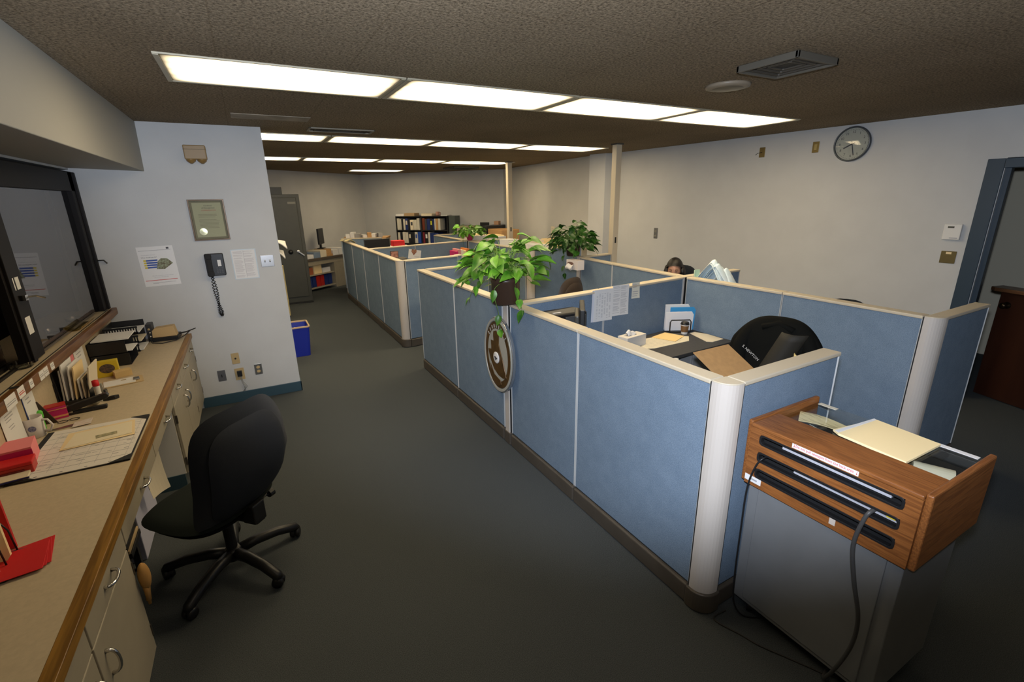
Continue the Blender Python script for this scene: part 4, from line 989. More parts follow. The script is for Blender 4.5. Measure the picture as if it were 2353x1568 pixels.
# ================================================================== STAND WITH SORTER TOP
SX0, SX1, SY0, SY1 = 1.80, 2.315, .490, 1.150
t = thing('rolling_stand', 'grey steel rolling cabinet beneath the wooden sorter box', 'cabinet', (2.06, .82, 0), world=True)
MB().box(1.84, 2.29, .525, 1.125, .085, .735).build('body', greysteel, t, bevel=.004)
b = MB()
b.box(1.832, 1.842, .575, 1.075, .11, .715); b.build('front_panel', greysteel, t, bevel=.003)
for x, y in ((1.90, .58), (1.90, 1.07), (2.24, .58), (2.24, 1.07)):
    MB().lathe([(.01, -.014), (.034, -.013), (.036, 0), (.034, .013), (.01, .014)], 18, T(x, y, .038, .6, PI/2)).box(x-.012, x+.012, y-.02, y+.02, .05, .086).build('caster', black, t)
t = thing('sorter_box', 'oak-laminate sorter box with three black slots and glass top', 'sorter', (2.06, .82, .737), world=True)
B0 = .737; BT = 1.030
MB().box(SX0+.008, SX1, SY1-.022, SY1, B0, BT+.006).build('side_panel', oakX, t, bevel=.006)
MB().box(SX0+.008, SX1, SY0, SY0+.022, B0, BT+.006).build('side_panel', oakX, t, bevel=.006)
# front board with three slot openings
SL = [(.807, .044), (.887, .044), (.968, .044)]
yc = (SY0+SY1)/2; slw = .525
fr = MB(); yA, yB = SY0+.022, SY1-.022
edges = [B0]
for zc, hh in SL: edges += [zc-hh/2, zc+hh/2]
edges.append(BT-.0185)
for k in range(0, len(edges), 2): fr.box(SX0, SX0+.018, yA, yB, edges[k], edges[k+1])
for zc, hh in SL:
    fr.box(SX0, SX0+.018, yA, yc-slw/2, zc-hh/2, zc+hh/2); fr.box(SX0, SX0+.018, yc+slw/2, yB, zc-hh/2, zc+hh/2)
fr.build('front_board', oakY, t)
MB().box(SX0-.002, SX0+.185, yA, yB, BT-.018, BT).build('top_board', oakY, t, bevel=.005)
MB().box(SX1-.012, SX1, yA, yB, B0, .90).build('back_board', oakY, t); MB().box(SX0+.02, SX1-.012, yA, yB, B0, B0+.012).build('bottom_board', oakY, t)
for zc, hh in SL:
    Ms = Mwall(SX0, yc, zc, PI)
    o = rrect(slw+.004, hh+.004, .016, 6); i = rrect(slw-.014, hh-.014, .010, 6)
    MB().ring(o, i, -.02, .003, Ms).build('slot_bezel', black, t, bevel=.0015)
    MB().box(SX0+.03, SX1-.02, yA+.002, yB-.002, zc-.026, zc-.022).build('shelf', blackm, t)
MB().box(SX0+.184, SX1-.002, yA, yB, BT-.030, BT-.024).build('glass_top', thing_, t)
MB().box(SX1-.03, SX1-.004, yA+.02, yA+.16, BT-.0235, BT-.022).build('label_strip', paper, t, label='white label strip')
MB().box(SX1-.03, SX1-.004, yB-.09, yB-.01, BT-.0235, BT-.022).build('label_strip', paperw, t, label='cream label strip')
Ms = Mwall(SX0-.0005, .825, 1.008, PI)
lb_ = MB().box(-.122, .122, -.0115, .0115, 0, .0012, Ms).build('notice_strip', mat('label_white', (.72, .70, .74), .5), t)
text('Do not pull teletypes from the back area.', .0155, inkr, lb_, Ms @ T(0, 0, .0014) @ Matrix.Diagonal((.83, 1, 1, 1)))
for sx in (-.113, .116):
    MB().box(-.0006, .0006, -.005, .007, 0, .0005, Ms @ T(sx, 0, .0012)).prism([(-.003, -.003), (.003, -.003), (0, -.008)], 0, .0005, Ms @ T(sx, 0, .0012)).build('arrow', inkr, lb_)
Ms = Mwall(SX0-.0005, 1.088, .768, PI)
MB().box(-.038, .038, -.014, .014, 0, .001, Ms).build('asset_tag', paper, t); MB().box(-.015, .02, -.004, .004, .001, .0016, Ms).build('asset_tag_print', inkg, t)
MB().box(-.011, .011, -.013, .013, 0, .001, Mwall(SX0-.0005, .754, .769, PI)).build('small_sticker', mat('faded_label', (.55, .48, .42), .6), t)
# folders on the glass and papers inside
t = one('file_folder', MB().prism([(2.311, .887), (2.286, .645), (2.015, .650), (2.036, .897), (2.058, .93), (2.075, .925)], 1.008, 1.018), mat('bright_manila', (.92, .74, .42), .6), 'large manila folder lying on the glass top of the sorter', 'folder', bevel=.001)
one('paper_stack', MB().prism([(2.305, .88), (2.31, .892), (2.05, .918), (2.04, .90)], 1.0185, 1.0195), paper, 'white sheet sticking out at the edge of the manila folder', 'paper')
for k, (x0, x1, y0, y1, rz, m, lb) in enumerate([(-.07, .07, -.10, .10, .5, cream_p, 'manila papers heaped inside the sorter under glass, left'), (-.08, .08, -.08, .09, -.4, paperw, 'cream papers under the glass near the left side panel')]):
    M = T(2.17+.02*k, 1.02-.06*k, .985-.0-.02*k, rz, .12, .1)
    one('loose_papers', MB().grid(lambda u, v: (x0+(x1-x0)*u, y0+(y1-y0)*v, -.02*k+.012*math.sin(6*u+v*3)-.01), 8, 6, .003, M), m, lb, 'papers', smooth=False)
one('paper_roll', MB().lathe([(.012, -.06), (.038, -.06), (.038, .06), (.012, .06)], 22, T(2.12, .60, .955, .4, PI/2), closed=True), paperw, 'white paper roll inside the sorter at the near right end', 'paper roll')
one('equipment_box', MB().box(2.08, 2.28, .72, .93, .91, .965), mat('dark_device', (.03, .03, .05), .35), 'dark flat device inside the sorter under the glass', 'device', bevel=.006)
for zc, y0, y1, m, lb, dx in ((.968, .60, .99, silver, 'light sheet edge showing in the top slot of the sorter', 0), (.887, .545, .93, silver, 'light sheet edge showing in the middle slot of the sorter', 0), (.968, 1.0, 1.055, yellow, 'yellow tab showing at the left end of the top slot', .0), (.887, .515+.06, .60, yellow, 'yellow tab at the right end of the middle slot', -.001)):
    if m is silver: one('slot_tray', MB().box(SX0+.012, SX0+.20, y0, y1, zc-.004, zc+(.009 if zc > .9 else .003)), mat('grey_tray', (.42, .42, .46), .35), lb, 'tray')
    else: one('file_tab', MB().box(SX0+.010+dx, SX0+.03+dx, y0 if zc > .9 else .573, y1 if zc > .9 else .60, zc+.0095 if zc > .9 else zc+.0035, zc+.017 if zc > .9 else zc+.012), m, lb, 'tab')
def curve_pts(P, n=8):
    P = [Vector(p) for p in P]; out = []
    for i in range(len(P)-1):
        p0, p1, p2, p3 = P[max(i-1, 0)], P[i], P[i+1], P[min(i+2, len(P)-1)]
        for k in range(n):
            t_ = k/n; out.append(.5*((2*p1)+(-p0+p2)*t_+(2*p0-5*p1+4*p2-p3)*t_*t_+(-p0+3*p1-3*p2+p3)*t_**3))
    return out+[P[-1]]
one('hanging_cable', MB().tube(curve_pts([(1.90, .63, .889), (1.80, .637, .896), (1.775, .648, .86), (1.77, .66, .74), (1.775, .635, .60), (1.785, .60, .45), (1.80, .605, .30), (1.80, .64, .14), (1.83, .68, .03), (1.90, .70, .009)]), .0075, 8), mat('cord_grey', (.055, .055, .055), .45), 'thick dark cord hanging from the middle slot down the grey stand', 'cord', smooth=True)
one('hanging_cable', MB().tube(curve_pts([(1.88, 1.05, .884), (1.80, 1.055, .89), (1.782, 1.075, .84), (1.778, 1.095, .72), (1.785, 1.10, .5), (1.79, 1.10, .25), (1.80, 1.09, .08), (1.84, 1.05, .008), (1.95, .98, .008)]), .004, 8), black, 'thin black cord hanging at the left of the grey stand', 'cord', smooth=True)
one('floor_cable', MB().tube(curve_pts([(1.79, 1.12, .006), (1.70, 1.115, .005), (1.735, 1.0, .005), (1.76, .92, .005), (1.806, .832, .005), (1.85, .75, .005), (1.90, .67, .005), (2.02, .60, .005)]), .0035, 6), mat('floor_cable', (.03, .028, .025), .6), 'thin cable lying on the carpet before the grey stand', 'cable', smooth=True)

# ================================================================== PLANTS
def leaf_mesh(b, M, L_, W_, fold=.25, droop=.5):
    prof = [(0, .10), (.06, .62), (.2, .96), (.38, 1.0), (.58, .80), (.78, .48), (.92, .20), (1.0, .015)]
    vs = []
    for u, wv in prof:
        x = L_*u; z = -droop*L_*u*u*.7
        for s_ in (-1, -.55, 0, .55, 1):
            vs.append((x-.10*L_*abs(s_)*(1 if u < .1 else 0), s_*W_/2*wv, z+abs(s_)*wv*W_*.5*fold))
    fs = [(i*5+j, i*5+j+1, (i+1)*5+j+1, (i+1)*5+j) for i in range(len(prof)-1) for j in range(4)]
    b.add(vs, fs, M)
def plant(name, label, loc, pot, foliage_m, n, spread, height, seed, leafL=.10, droopbias=0, vines=(), up=.5):
    t = thing(name, label, 'plant', loc)
    pr, ph, pm, taper = pot
    MB().lathe([(pr*taper*.9, 0), (pr*taper, .008), (pr*.97, ph*.8), (pr, ph*.82), (pr*1.03, ph), (pr*.93, ph), (pr*.9, ph*.85), (.01, ph*.84)], 32).build('pot', pm, t, smooth=True)
    R = random.Random(seed); fb = MB(); sb = MB()
    for k in range(n):
        a = R.uniform(0, 2*PI); e = R.random()
        rad = spread*(.25+.75*R.random()**.7); top = ph+height*(1-.55*(rad/spread)**2)*(R.uniform(.1, 1) if droopbias > .06 else R.uniform(-.35, 1))
        if droopbias < .06 and math.cos(a-math.atan2(-3.1, -1.6)) > .1: top = max(top, ph+.05+.1*R.random())
        tip = Vector((rad*math.cos(a), rad*math.sin(a), top-droopbias*(rad/spread)*R.uniform(0, 1)))
        base = Vector((R.uniform(-.5, .5)*pr, R.uniform(-.5, .5)*pr, ph*.84))
        mid = base.lerp(tip, .5)+Vector((0, 0, height*.28))
        sb.tube([base, mid.lerp(base, .35), mid, tip], [.0028, .0025, .002, .0018], 5)
        L_ = leafL*R.uniform(.65, 1.2); yaw = a+R.uniform(-.8, .8); pitch = R.uniform(-.6, .55 if droopbias < .06 else 1.0)
        leaf_mesh(fb, T(*tip, yaw, R.uniform(-.7, .7), pitch*.8), L_, L_*R.uniform(.55, .75), R.uniform(.1, .5), R.uniform(.2, .8))
    for pts, nl in vines:
        cp_ = curve_pts(pts, 6); sb.tube(cp_, .0022, 5)
        for k in range(nl):
            p_ = cp_[int((k+1)/(nl+.5)*(len(cp_)-1))]; leaf_mesh(fb, T(*p_, R.uniform(0, 6.28), R.uniform(-.5, .5), R.uniform(.7, 1.3)), leafL*R.uniform(.5, .8), leafL*.45, .3, .4)
    sb.build('stem', stemm, t, smooth=True); fb.build('foliage', foliage_m, t, smooth=True)
    return t
# bright pothos on the aisle partition; it grips the top cap
plant('potted_pothos', 'bright green trailing plant in a brown pot on the aisle partition', (1.655, 3.125, PH+.004), (.112, .20, brownpot, .97), leafm, 135, .29, .36, 11, .115, .03,
      [([(-.05, -.05, .17), (-.15, -.10, .12), (-.115, -.10, -.05), (-.09, -.07, -.16), (-.08, -.05, -.24)], 3), ([(-.05, .1, .17), (-.16, .18, .12), (-.18, .26, .03), (-.17, .30, -.03)], 2), ([(.03, -.1, .17), (-.05, -.25, .14), (-.06, -.34, .05), (-.06, -.36, -.02)], 3)])
plant('potted_plant', 'dark green hanging plant above the tissue box', (3.865, 5.30, PH+.004), (.10, .13, brownpot, .85), leafd, 150, .29, .38, 21, .12, .10,
      [([(-.05, 0, .12), (-.14, .0, .1), (-.16, -.02, -.1), (-.15, -.02, -.28)], 5), ([(0, .1, .12), (-.1, .3, .10), (-.1, .42, -.05), (-.1, .43, -.18)], 4)])
plant('potted_plant', 'small green plant in a pink pot far back on the partition', (3.80, 8.62, PH+.004), (.085, .15, pinkpot, .6), leafm, 90, .30, .20, 31, .11, .10, [([(-.05, 0, .14), (-.14, .0, .1), (-.14, -.02, -.1), (-.10, -.02, -.25)], 5)])
# ================================================================== NEAR CUBICLE (behind the rounded post)
DZ = .72
t = thing('worktop', 'charcoal L-shaped worktop inside the nearest cubicle', 'worktop', (2.7, 2.8, DZ-.03), world=True)
MB().prism([(1.765, 1.30), (2.46, 1.30), (2.50, 2.40), (2.62, 2.56), (3.69, 2.585), (3.69, 3.20), (1.765, 3.03)], DZ-.032, DZ).build('top', desktopm, t, bevel=.006)
MB().box(1.80, 1.83, 2.6, 2.95, 0, DZ-.033).box(1.80, 1.83, 1.35, 1.7, 0, DZ-.033).build('support', greysteel, t)
t = thing('pedestal_cabinet', 'grey drawer pedestal under the right end of the charcoal worktop', 'cabinet', (3.42, 2.85, 0), world=True)
MB().box(3.18, 3.62, 2.62, 3.10, .02, DZ-.034).build('body', mat('grey_pedestal', (.22, .22, .22), .5), t, bevel=.004)
for k in range(3): MB().box(3.20, 3.60, 2.612, 2.62, .06+.21*k, .25+.21*k).build('drawer', MATS['grey_pedestal'], t, bevel=.002)
def flat(name, label, pts, z, m, cat='paper', th=.002, items=(), Mi=None):
    t = thing(name, label, cat, (pts[0][0], pts[0][1], z), world=True)
    MB().prism(pts, z, z+th).build('sheet', m, t)
    if items: rects(t, Mi, items)
    return t
flat('desk_blotter', 'large cream desk blotter sheet on the charcoal worktop', [(2.98, 3.07), (2.83, 2.84), (2.93, 2.80), (3.35, 2.80), (3.46, 2.90), (3.30, 3.03)], DZ+.001, mat('blotter', (.68, .62, .48), .7, var=.05, vscale=120), 'desk pad', .003,
     [(-.2, -.08+.03*k, .25, -.0785+.03*k, inkg) for k in range(6)], T(3.1, 2.93, DZ+.004))
flat('manila_folder', 'orange-yellow manila folder on the cream blotter', [(3.14, 3.05), (3.36, 3.10), (3.42, 2.92), (3.22, 2.84)], DZ+.0055, mat('bright_manila2', (.80, .58, .26), .6), 'folder', .004)
flat('paper_stack', 'cream papers at the right end of the charcoal worktop', [(3.55, 2.97), (3.46, 2.70), (3.50, 2.665), (3.655, 2.675), (3.665, 2.86), (3.62, 2.97)], DZ+.001, mat('cream_sheets', (.66, .60, .48), .7), 'paper', .004)
# organiser, cup, tissue box
t = thing('letter_organizer', 'black wire letter organiser holding white and blue sheets', 'letter holder', (3.53, 3.09, DZ+.001), math.radians(-28))
w_ = MB()
for yy in (-.045, .0, .045): w_.tube([(-.10, yy, .0), (-.10, yy, .10), (-.088, yy, .12), (.088, yy, .12), (.10, yy, .10), (.10, yy, 0)], .006, 6)
w_.box(-.10, .10, -.055, .055, 0, .008); w_.build('frame', black, t)
for k, (yy, x0, x1, h_, m, lb) in enumerate([(.027, -.135, .095, .25, paper, 'tall white sheet at the back of the letter organiser'), (.010, -.09, .145, .225, skyb, 'bright blue brochure in the letter organiser'), (-.014, -.14, .12, .185, mat('white_env', (.74, .74, .76), .6), 'white envelopes in front in the letter organiser')]):
    one('brochure', MB().prism([(x0, 0), (x1, 0), (x1+.01, h_-.03), (x1-.01, h_), (x0, h_)], 0, .006, T(3.53, 3.09, DZ+.011, math.radians(-28)) @ Matrix(((1, 0, 0, 0), (0, 0, -1, yy), (0, 1, 0, 0), (0, 0, 0, 1)))), m, lb, 'paper')
t = thing('coffee_cup', 'brown paper coffee cup with black lid on the worktop', 'cup', (3.50, 2.99, DZ+.001))
MB().lathe([(.028, 0), (.0285, .004), (.036, .095), (.002, .095)], 28).build('cup', whitep, t, smooth=False)
MB().lathe([(.0310, .022), (.0325, .022), (.0365, .082), (.034, .082)], 28, closed=True).build('sleeve', cupbrown, t, smooth=False)
MB().lathe([(.040, .093), (.041, .100), (.037, .104), (.035, .116), (.030, .118), (.028, .112), (.002, .112)], 28).build('lid', black, t, smooth=True)
t = thing('tissue_box', 'white tissue box on the worktop left of the blotter', 'tissue box', (2.82, 2.975, DZ+.001), math.radians(8))
MB().box(-.125, .125, -.06, .05, 0, .10).build('carton', mat('tissue_carton', (.66, .62, .56), .6), t, bevel=.002)
MB().grid(lambda u, v: (-.07+.13*u, (v-.5)*.05, .10+.045*math.sin(PI*v)*(.6+.5*math.sin(5*u))+.01*math.sin(11*u)), 12, 8, .0015).build('tissue', paper, t, smooth=True)
one('crumpled_tissue', MB().ell((2.61, 2.90, DZ+.05), (.055, .05, .045), 9, 6).ell((2.58, 2.85, DZ+.04), (.04, .05, .035), 8, 5), paper, 'crumpled white tissue beside the tissue box', 'tissue')
# computer and monitor
t = thing('desktop_computer', 'black desktop computer tower with grey mesh front', 'computer', (2.20, 2.93, DZ+.001), world=True)
MB().box(1.83, 2.20, 2.81, 3.00, DZ+.001, 1.15).build('case', black, t, bevel=.02, seg=3)
MB().box(1.99, 2.18, 2.804, 2.81, DZ+.04, 1.125).build('front_grille', mat('grille_grey', (.07, .07, .068), .5, bump=.6, bscale=900), t, bevel=.002)
MB().box(1.92, 1.99, 2.86, 2.88, 1.15, 1.152).build('sticker', paper, t)
t = thing('computer_monitor', 'black flat monitor seen edge-on beside the computer tower', 'monitor', (2.16, 2.62, DZ+.001), world=True)
M = T(1.985, 2.60, 1.09, math.radians(53.7)) @ Matrix.Diagonal((.85, 1, 1, 1))
MB().box(-.20, .20, -.018, .018, -.17, .17, M).build('screen', black, t, bevel=.008)
MB().box(-.16, .16, .018, .05, -.12, .12, M).build('back_shell', mat('bezel_grey', (.06, .055, .045), .4), t, bevel=.012)
MB().box(-.03, .03, .02, .05, -.369, -.10, M).box(-.10, .10, -.06, .10, -.369, -.355, M).build('stand', black, t, bevel=.003)
t = thing('water_bottle', 'small clear bottle with white cap behind the aisle partition', 'bottle', (2.40, 2.10, DZ+.001))
MB().lathe([(.030, 0), (.032, .01), (.032, .12), (.014, .16), (.014, .175)], 22).build('bottle', glassm, t, smooth=True)
MB().lathe([(.020, .168), (.020, .205), (.018, .208), (.002, .208)], 20).build('cap', whitep, t)
# cardboard box with open flap
t = thing('cardboard_box', 'open cardboard box with raised flap behind the near cross partition', 'box', (2.44, 1.49, DZ+.002), world=True)
b = MB(); z0, z1 = DZ+.002, .935
b.box(2.27, 2.63, 1.31, 1.66, z0, z0+.005); b.box(2.27, 2.276, 1.31, 1.66, z0, z1); b.box(2.624, 2.63, 1.31, 1.66, z0, z1); b.box(2.276, 2.624, 1.31, 1.316, z0, z1); b.box(2.276, 2.624, 1.654, 1.66, z0, z1)
b.build('carton', carton, t)
MB().grid(lambda u, v: (2.30+.32*u-.03*v, 1.657+.20*v, z1+.13*v), 4, 4, .005).build('flap', carton, t)
MB().grid(lambda u, v: (2.63+.20*v, 1.32+.33*u, z1-.06*v), 4, 4, .005).build('flap', carton, t)
MB().grid(lambda u, v: (2.27-.15*v, 1.32+.33*u, z1-.12*v), 4, 4, .005).build('flap', carton, t)
one('loose_papers', MB().box(2.29, 2.60, 1.33, 1.64, .80, .925), mat('white_sheets', (.80, .80, .80), .6), 'white papers filling the open cardboard box', 'papers')
# chair with coat
office_chair('office_chair', 'desk chair mostly hidden under the black coat', (3.34, 1.98, 0), math.radians(20), zt=1.13, bw=.44, bh=.55)
t = thing('draped_coat', 'black coat with a name strip draped over the chair back', 'coat', (3.16, 1.88, .62))
Mc = Matrix.Rotation(math.radians(20), 4, 'Z')
coat = mat('black_coat', (.005, .005, .004), .85, bump=1.0, bscale=9, spec=.12)
def coatf(u, v):
    # u around from front of the back to rear over the top, v across the width
    s_ = (v-.5)*2; wd = .27*(1+.06*math.sin(7*u))
    a = PI*u; z = .16+.385*math.sin(a)**.5-.15*abs(s_)**3 if 0 < u < 1 else .02
    x = -.085*math.cos(a)*(1.35-.3*math.sin(a))
    x += .012*math.sin(9*v+3*u)*(1-math.sin(a))-.02*s_*s_
    if u < .06 or u > .94: z = .02+.02*math.sin(8*v)
    return (x, s_*wd, z)
cb = MB(); vs = []; NU, NV = 26, 26
cb.grid(coatf, NU, NV, .012, Mc); cb.build('coat_body', coat, t, smooth=True)
sl_ = MB()
for s_ in (-1, 1):
    sl_.tube(curve_pts([Mc @ Vector((-.02, s_*.17, .43)), Mc @ Vector((-.06, s_*.215, .33)), Mc @ Vector((-.085, s_*.225, .18)), Mc @ Vector((-.09, s_*.20, .02))], 5), [.06]*5+[.062]*5+[.055]*6, 12)
sl_.build('sleeve', coat, t, smooth=True)
MB().grid(lambda u, v: (-.125-.045*math.sin(PI*v)*(1-.3*u), -.20+.16*v+.17*u, .47-.42*u), 8, 8, .01, Mc).build('front_panel', mat('coat_lining', (.022, .019, .013), .7), t, smooth=True)
MB().tube([Mc @ Vector((-.07, -.10, .47)), Mc @ Vector((-.035, .0, .50)), Mc @ Vector((-.07, .10, .47))], [.022, .028, .022], 10).build('collar', coat, t, smooth=True)
Mn = T(0, 0, 0) @ Mc @ Mwall(-.172, .125, .30, PI) @ Matrix.Rotation(math.radians(-38), 4, 'Z')
nm = mat('thread_grey', (.55, .52, .48), .7)
text('S. NEWTON', .026, nm, t, Matrix.Translation((0, 0, 0)) @ Mn, ext=.001)
text('C', .022, nm, t, Matrix.Translation((0, 0, 0)) @ Mc @ Mwall(-.168, .20, .25, PI), ext=.001)
one('yellow_tag', MB().grid(lambda u, v: (3.0-.02*math.sin(3*u), 1.60+.06*u, .88+.09*v+.02*u), 5, 4, .01), mat('yellow_plastic', (.62, .50, .22), .35), 'crumpled yellow-white wrapper at the lower right of the coat', 'wrapper', smooth=True)
# pinned lists on the cross partition
dCP = Vector((3.70-2.63, 3.27-3.171)).normalized(); nCP = Vector((dCP.y, -dCP.x)); aCP = math.atan2(nCP.y, nCP.x)
def CPm(x, z, off=.040):
    y = 3.171+(x-2.63)*.0925; return Mwall(x+nCP.x*off, y+nCP.y*off, z, aCP)
def pinned(x, z, w_, h_, m, label, items, off=.040, rot=0, tape=False):
    M = CPm(x, z, off) @ Matrix.Rotation(math.radians(rot), 4, 'Z')
    t = thing('pinned_list', label, 'notice', tuple(M.translation), group='lists pinned on the cross partition', world=True)
    MB().grid(lambda u, v: ((u-.5)*w_, (v-.5)*h_, .001+.010*(1-v)**2*(u)), 6, 6, .001, M).build('sheet', m, t)
    MB().box(-w_*.44, w_*.44, -h_*.44, h_*.48, 0, .0001, M) 
    b = MB()
    for x0, y0, x1, y1, _ in items:
        dz = lambda X, Y: .001+.010*(1-(Y/h_+.5))**2*(X/w_+.5)+.0006
        b.add([(x0, y0, dz(x0, y0)), (x1, y0, dz(x1, y0)), (x1, y1, dz(x1, y1)), (x0, y1, dz(x0, y1))], [(0, 1, 2, 3)], M)
    b.build('printed_text', inkg, t); return t
def tabl(w_, h_, rows, seed):
    R = random.Random(seed); out = []
    for r_ in range(rows):
        for c_ in range(6):
            if R.random() < .35: continue
            x = -w_*.38+c_*w_*.14; y = h_*.36-r_*h_*.80/rows; out.append((x, y, x+w_*.075, y+h_*.010, ink))
    return out
pinned(2.50, 1.085, .055, .275, mat('sheet_edge', (.62, .63, .68), .7), 'narrow bluish sheet edge at the left of the pinned lists', [], .043, -2)
pinned(2.60, 1.085, .215, .278, paper, 'white schedule pinned on the cross partition, left of two large ones', tabl(.215, .278, 26, 3), .050, -1.5)
pinned(2.815, 1.10, .205, .272, paper, 'white phone list pinned on the cross partition, right of two large ones', lines(.20, .265, 26, .05, ink, 9, 2, .7, .02, .97), .045, -1.5)
pinned(3.01, 1.165, .10, .145, mat('pale_yellow_paper', (.68, .66, .56), .7), 'small note pinned right of the two large lists', lines(.1, .145, 6, .1, inkg, 4), .043, -1)
# ------------------------------------------------------------------ second cubicle
t = thing('worktop', 'charcoal worktop inside the second cubicle behind the bright plant', 'worktop', (2.1, 4.4, DZ-.03), world=True)
MB().prism([(1.765, 3.24), (2.40, 3.30), (2.40, 4.60), (3.2, 4.70), (3.2, 5.22), (1.765, 5.20)], DZ-.032, DZ).build('top', desktopm, t, bevel=.006)
MB().box(1.80, 1.83, 3.5, 3.9, 0, DZ-.033).box(1.80, 1.83, 4.7, 5.1, 0, DZ-.033).build('support', greysteel, t)
office_chair('office_chair', 'dark brown padded office chair in the second cubicle', (3.02, 4.42, 0), math.radians(105), m=brownlea, shell=brownlea, zt=1.14, bw=.46, bh=.58, legs0=.2)
t = thing('desk_phone', 'black desk telephone in the second cubicle behind the bright plant', 'telephone', (2.12, 3.72, DZ+.001), math.radians(-20))
MB().prism([(-.10, 0), (.10, 0), (.10, .03), (-.10, .07)], -.10, .10, Matrix.Rotation(PI/2, 4, 'X')).build('body', black, t, bevel=.005); MB().box(-.09, -.04, -.10, .10, .07, .095).build('handset', blackm, t, bevel=.008)
for k, (x, y, sx, sy, h_, m, lb) in enumerate([(1.86, 4.45, .09, .06, .36, orange, 'orange toy box on the second cubicle worktop'), (1.84, 4.22, .08, .07, .32, redp, 'red box on the second cubicle worktop by the partition'), (1.86, 4.02, .07, .08, .27, blackm, 'dark box on the second cubicle worktop next to the red one'),
        (1.87, 4.72, .10, .08, .33, MATS['brown_pot'], 'brown box in the corner of the second cubicle'), (2.38-.08, 3.45, .07, .05, .36, orange, 'orange figure-shaped box right of the brown flower pot')]):
    tt = thing('desk_box', lb, 'box', (x, y, DZ+.001), .2*k)
    MB().box(-sx/2, sx/2, -sy/2, sy/2, 0, h_*.88).build('carton', m, tt, bevel=.004); MB().box(-sx/2-.003, sx/2+.003, -sy/2-.003, sy/2+.003, h_*.88, h_).build('lid', m, tt, bevel=.004)
t = thing('keyboard', 'black keyboard with bluish keys in the second cubicle', 'keyboard', (2.22, 3.95+.5, DZ+.001), math.radians(80))
MB().box(-.22, .22, -.07, .07, 0, .018).build('case', black, t, bevel=.004)
kb = MB()
for r_ in range(5):
    for c_ in range(14): kb.box(-.205+c_*.029, -.181+c_*.029, -.058+r_*.024, -.038+r_*.024, .018, .024)
kb.build('keys', mat('key_blue', (.10, .12, .22), .5), t)
# tissue box hung on inner partition
Mt = Mwall(3.835-.05, 5.0, 1.15, PI-.05)
t = thing('tissue_box', 'white tissue box hanging on the inner partition below the dark plant', 'tissue box', (3.70, 5.02, 1.08), math.radians(4))
MB().box(-.055, .055, -.115, .115, 0, .125).build('carton', mat('tissue_white', (.68, .62, .60), .6), t, bevel=.003)
MB().lathe([(.055, 0), (.055, .001), (.002, .001)], 20, Mwall(-.056, .03, .075, PI) @ Matrix.Diagonal((1.2, .45, 1, 1))).build('opening', mat('tissue_slot', (.16, .09, .07), .7), t)
MB().grid(lambda u, v: (-.060-.035*math.sin(PI*v*.8), .09-.13*u, .07-.07*v+.01*math.sin(7*u)), 8, 6, .0015).build('tissue', paper, t, smooth=True)

# ================================================================== BEHIND THE INNER ROW
# person: only the bowed head shows above the partition, the rest sits hidden behind it
t = thing('person', 'woman with long dark hair bent over a desk, only her head showing above the partition', 'person', (4.42, 3.99, 0), world=False)
F = Vector((-.80, -.60, 0)).normalized(); t.rotation_euler[2] = math.atan2(F.y, F.x)
def skin_body(name, verts, edges, radii, m, parent, root=0, sub=2):
    me = bpy.data.meshes.new(name); me.from_pydata(verts, edges, []); me.materials.append(m)
    o = bpy.data.objects.new(name, me); C.objects.link(o); o.parent = parent
    sk = o.modifiers.new('skin', 'SKIN'); 
    for i, r_ in enumerate(radii): me.skin_vertices[0].data[i].radius = (r_, r_) if not isinstance(r_, tuple) else r_
    me.skin_vertices[0].data[root].use_root = True
    ss = o.modifiers.new('sub', 'SUBSURF'); ss.levels = sub; ss.render_levels = sub
    return o
def ensure_skin(me):
    if not me.skin_vertices: 
        me.attributes  # noqa
V = [(0, 0, .53), (0, 0, .68), (.02, 0, .84), (.07, 0, .98), (.11, 0, 1.06), (.04, .17, .96), (.06, .22, .78), (.20, .12, .762), (.04, -.17, .96), (.06, -.22, .78), (.20, -.12, .762),
     (.22, .10, .52), (.42, .11, .50), (.42, .11, .12), (.52, .12, .05), (.22, -.10, .52), (.42, -.11, .50), (.42, -.11, .12), (.52, -.12, .05), (0, .09, .52), (0, -.09, .52)]
Eg = [(0, 1), (1, 2), (2, 3), (3, 4), (3, 5), (5, 6), (6, 7), (3, 8), (8, 9), (9, 10), (0, 19), (19, 11), (11, 12), (12, 13), (13, 14), (0, 20), (20, 15), (15, 16), (16, 17), (17, 18)]
Rr = [.15, .13, .14, .11, .055, .065, .048, .036, .065, .048, .036, .085, .065, .045, .035, .085, .065, .045, .035, .10, .10]
bm_name = 'body'
me = bpy.data.meshes.new(bm_name); me.from_pydata(V, Eg, []); me.materials.append(mat('maroon_blouse', (.10, .02, .035), .8))
o = bpy.data.objects.new(bm_name, me); C.objects.link(o); o.parent = t
o.modifiers.new('skin', 'SKIN')
if me.skin_vertices:
    for i, r_ in enumerate(Rr): me.skin_vertices[0].data[i].radius = (r_, r_)
    me.skin_vertices[0].data[0].use_root = True
ss = o.modifiers.new('sub', 'SUBSURF'); ss.levels = 1; ss.render_levels = 2
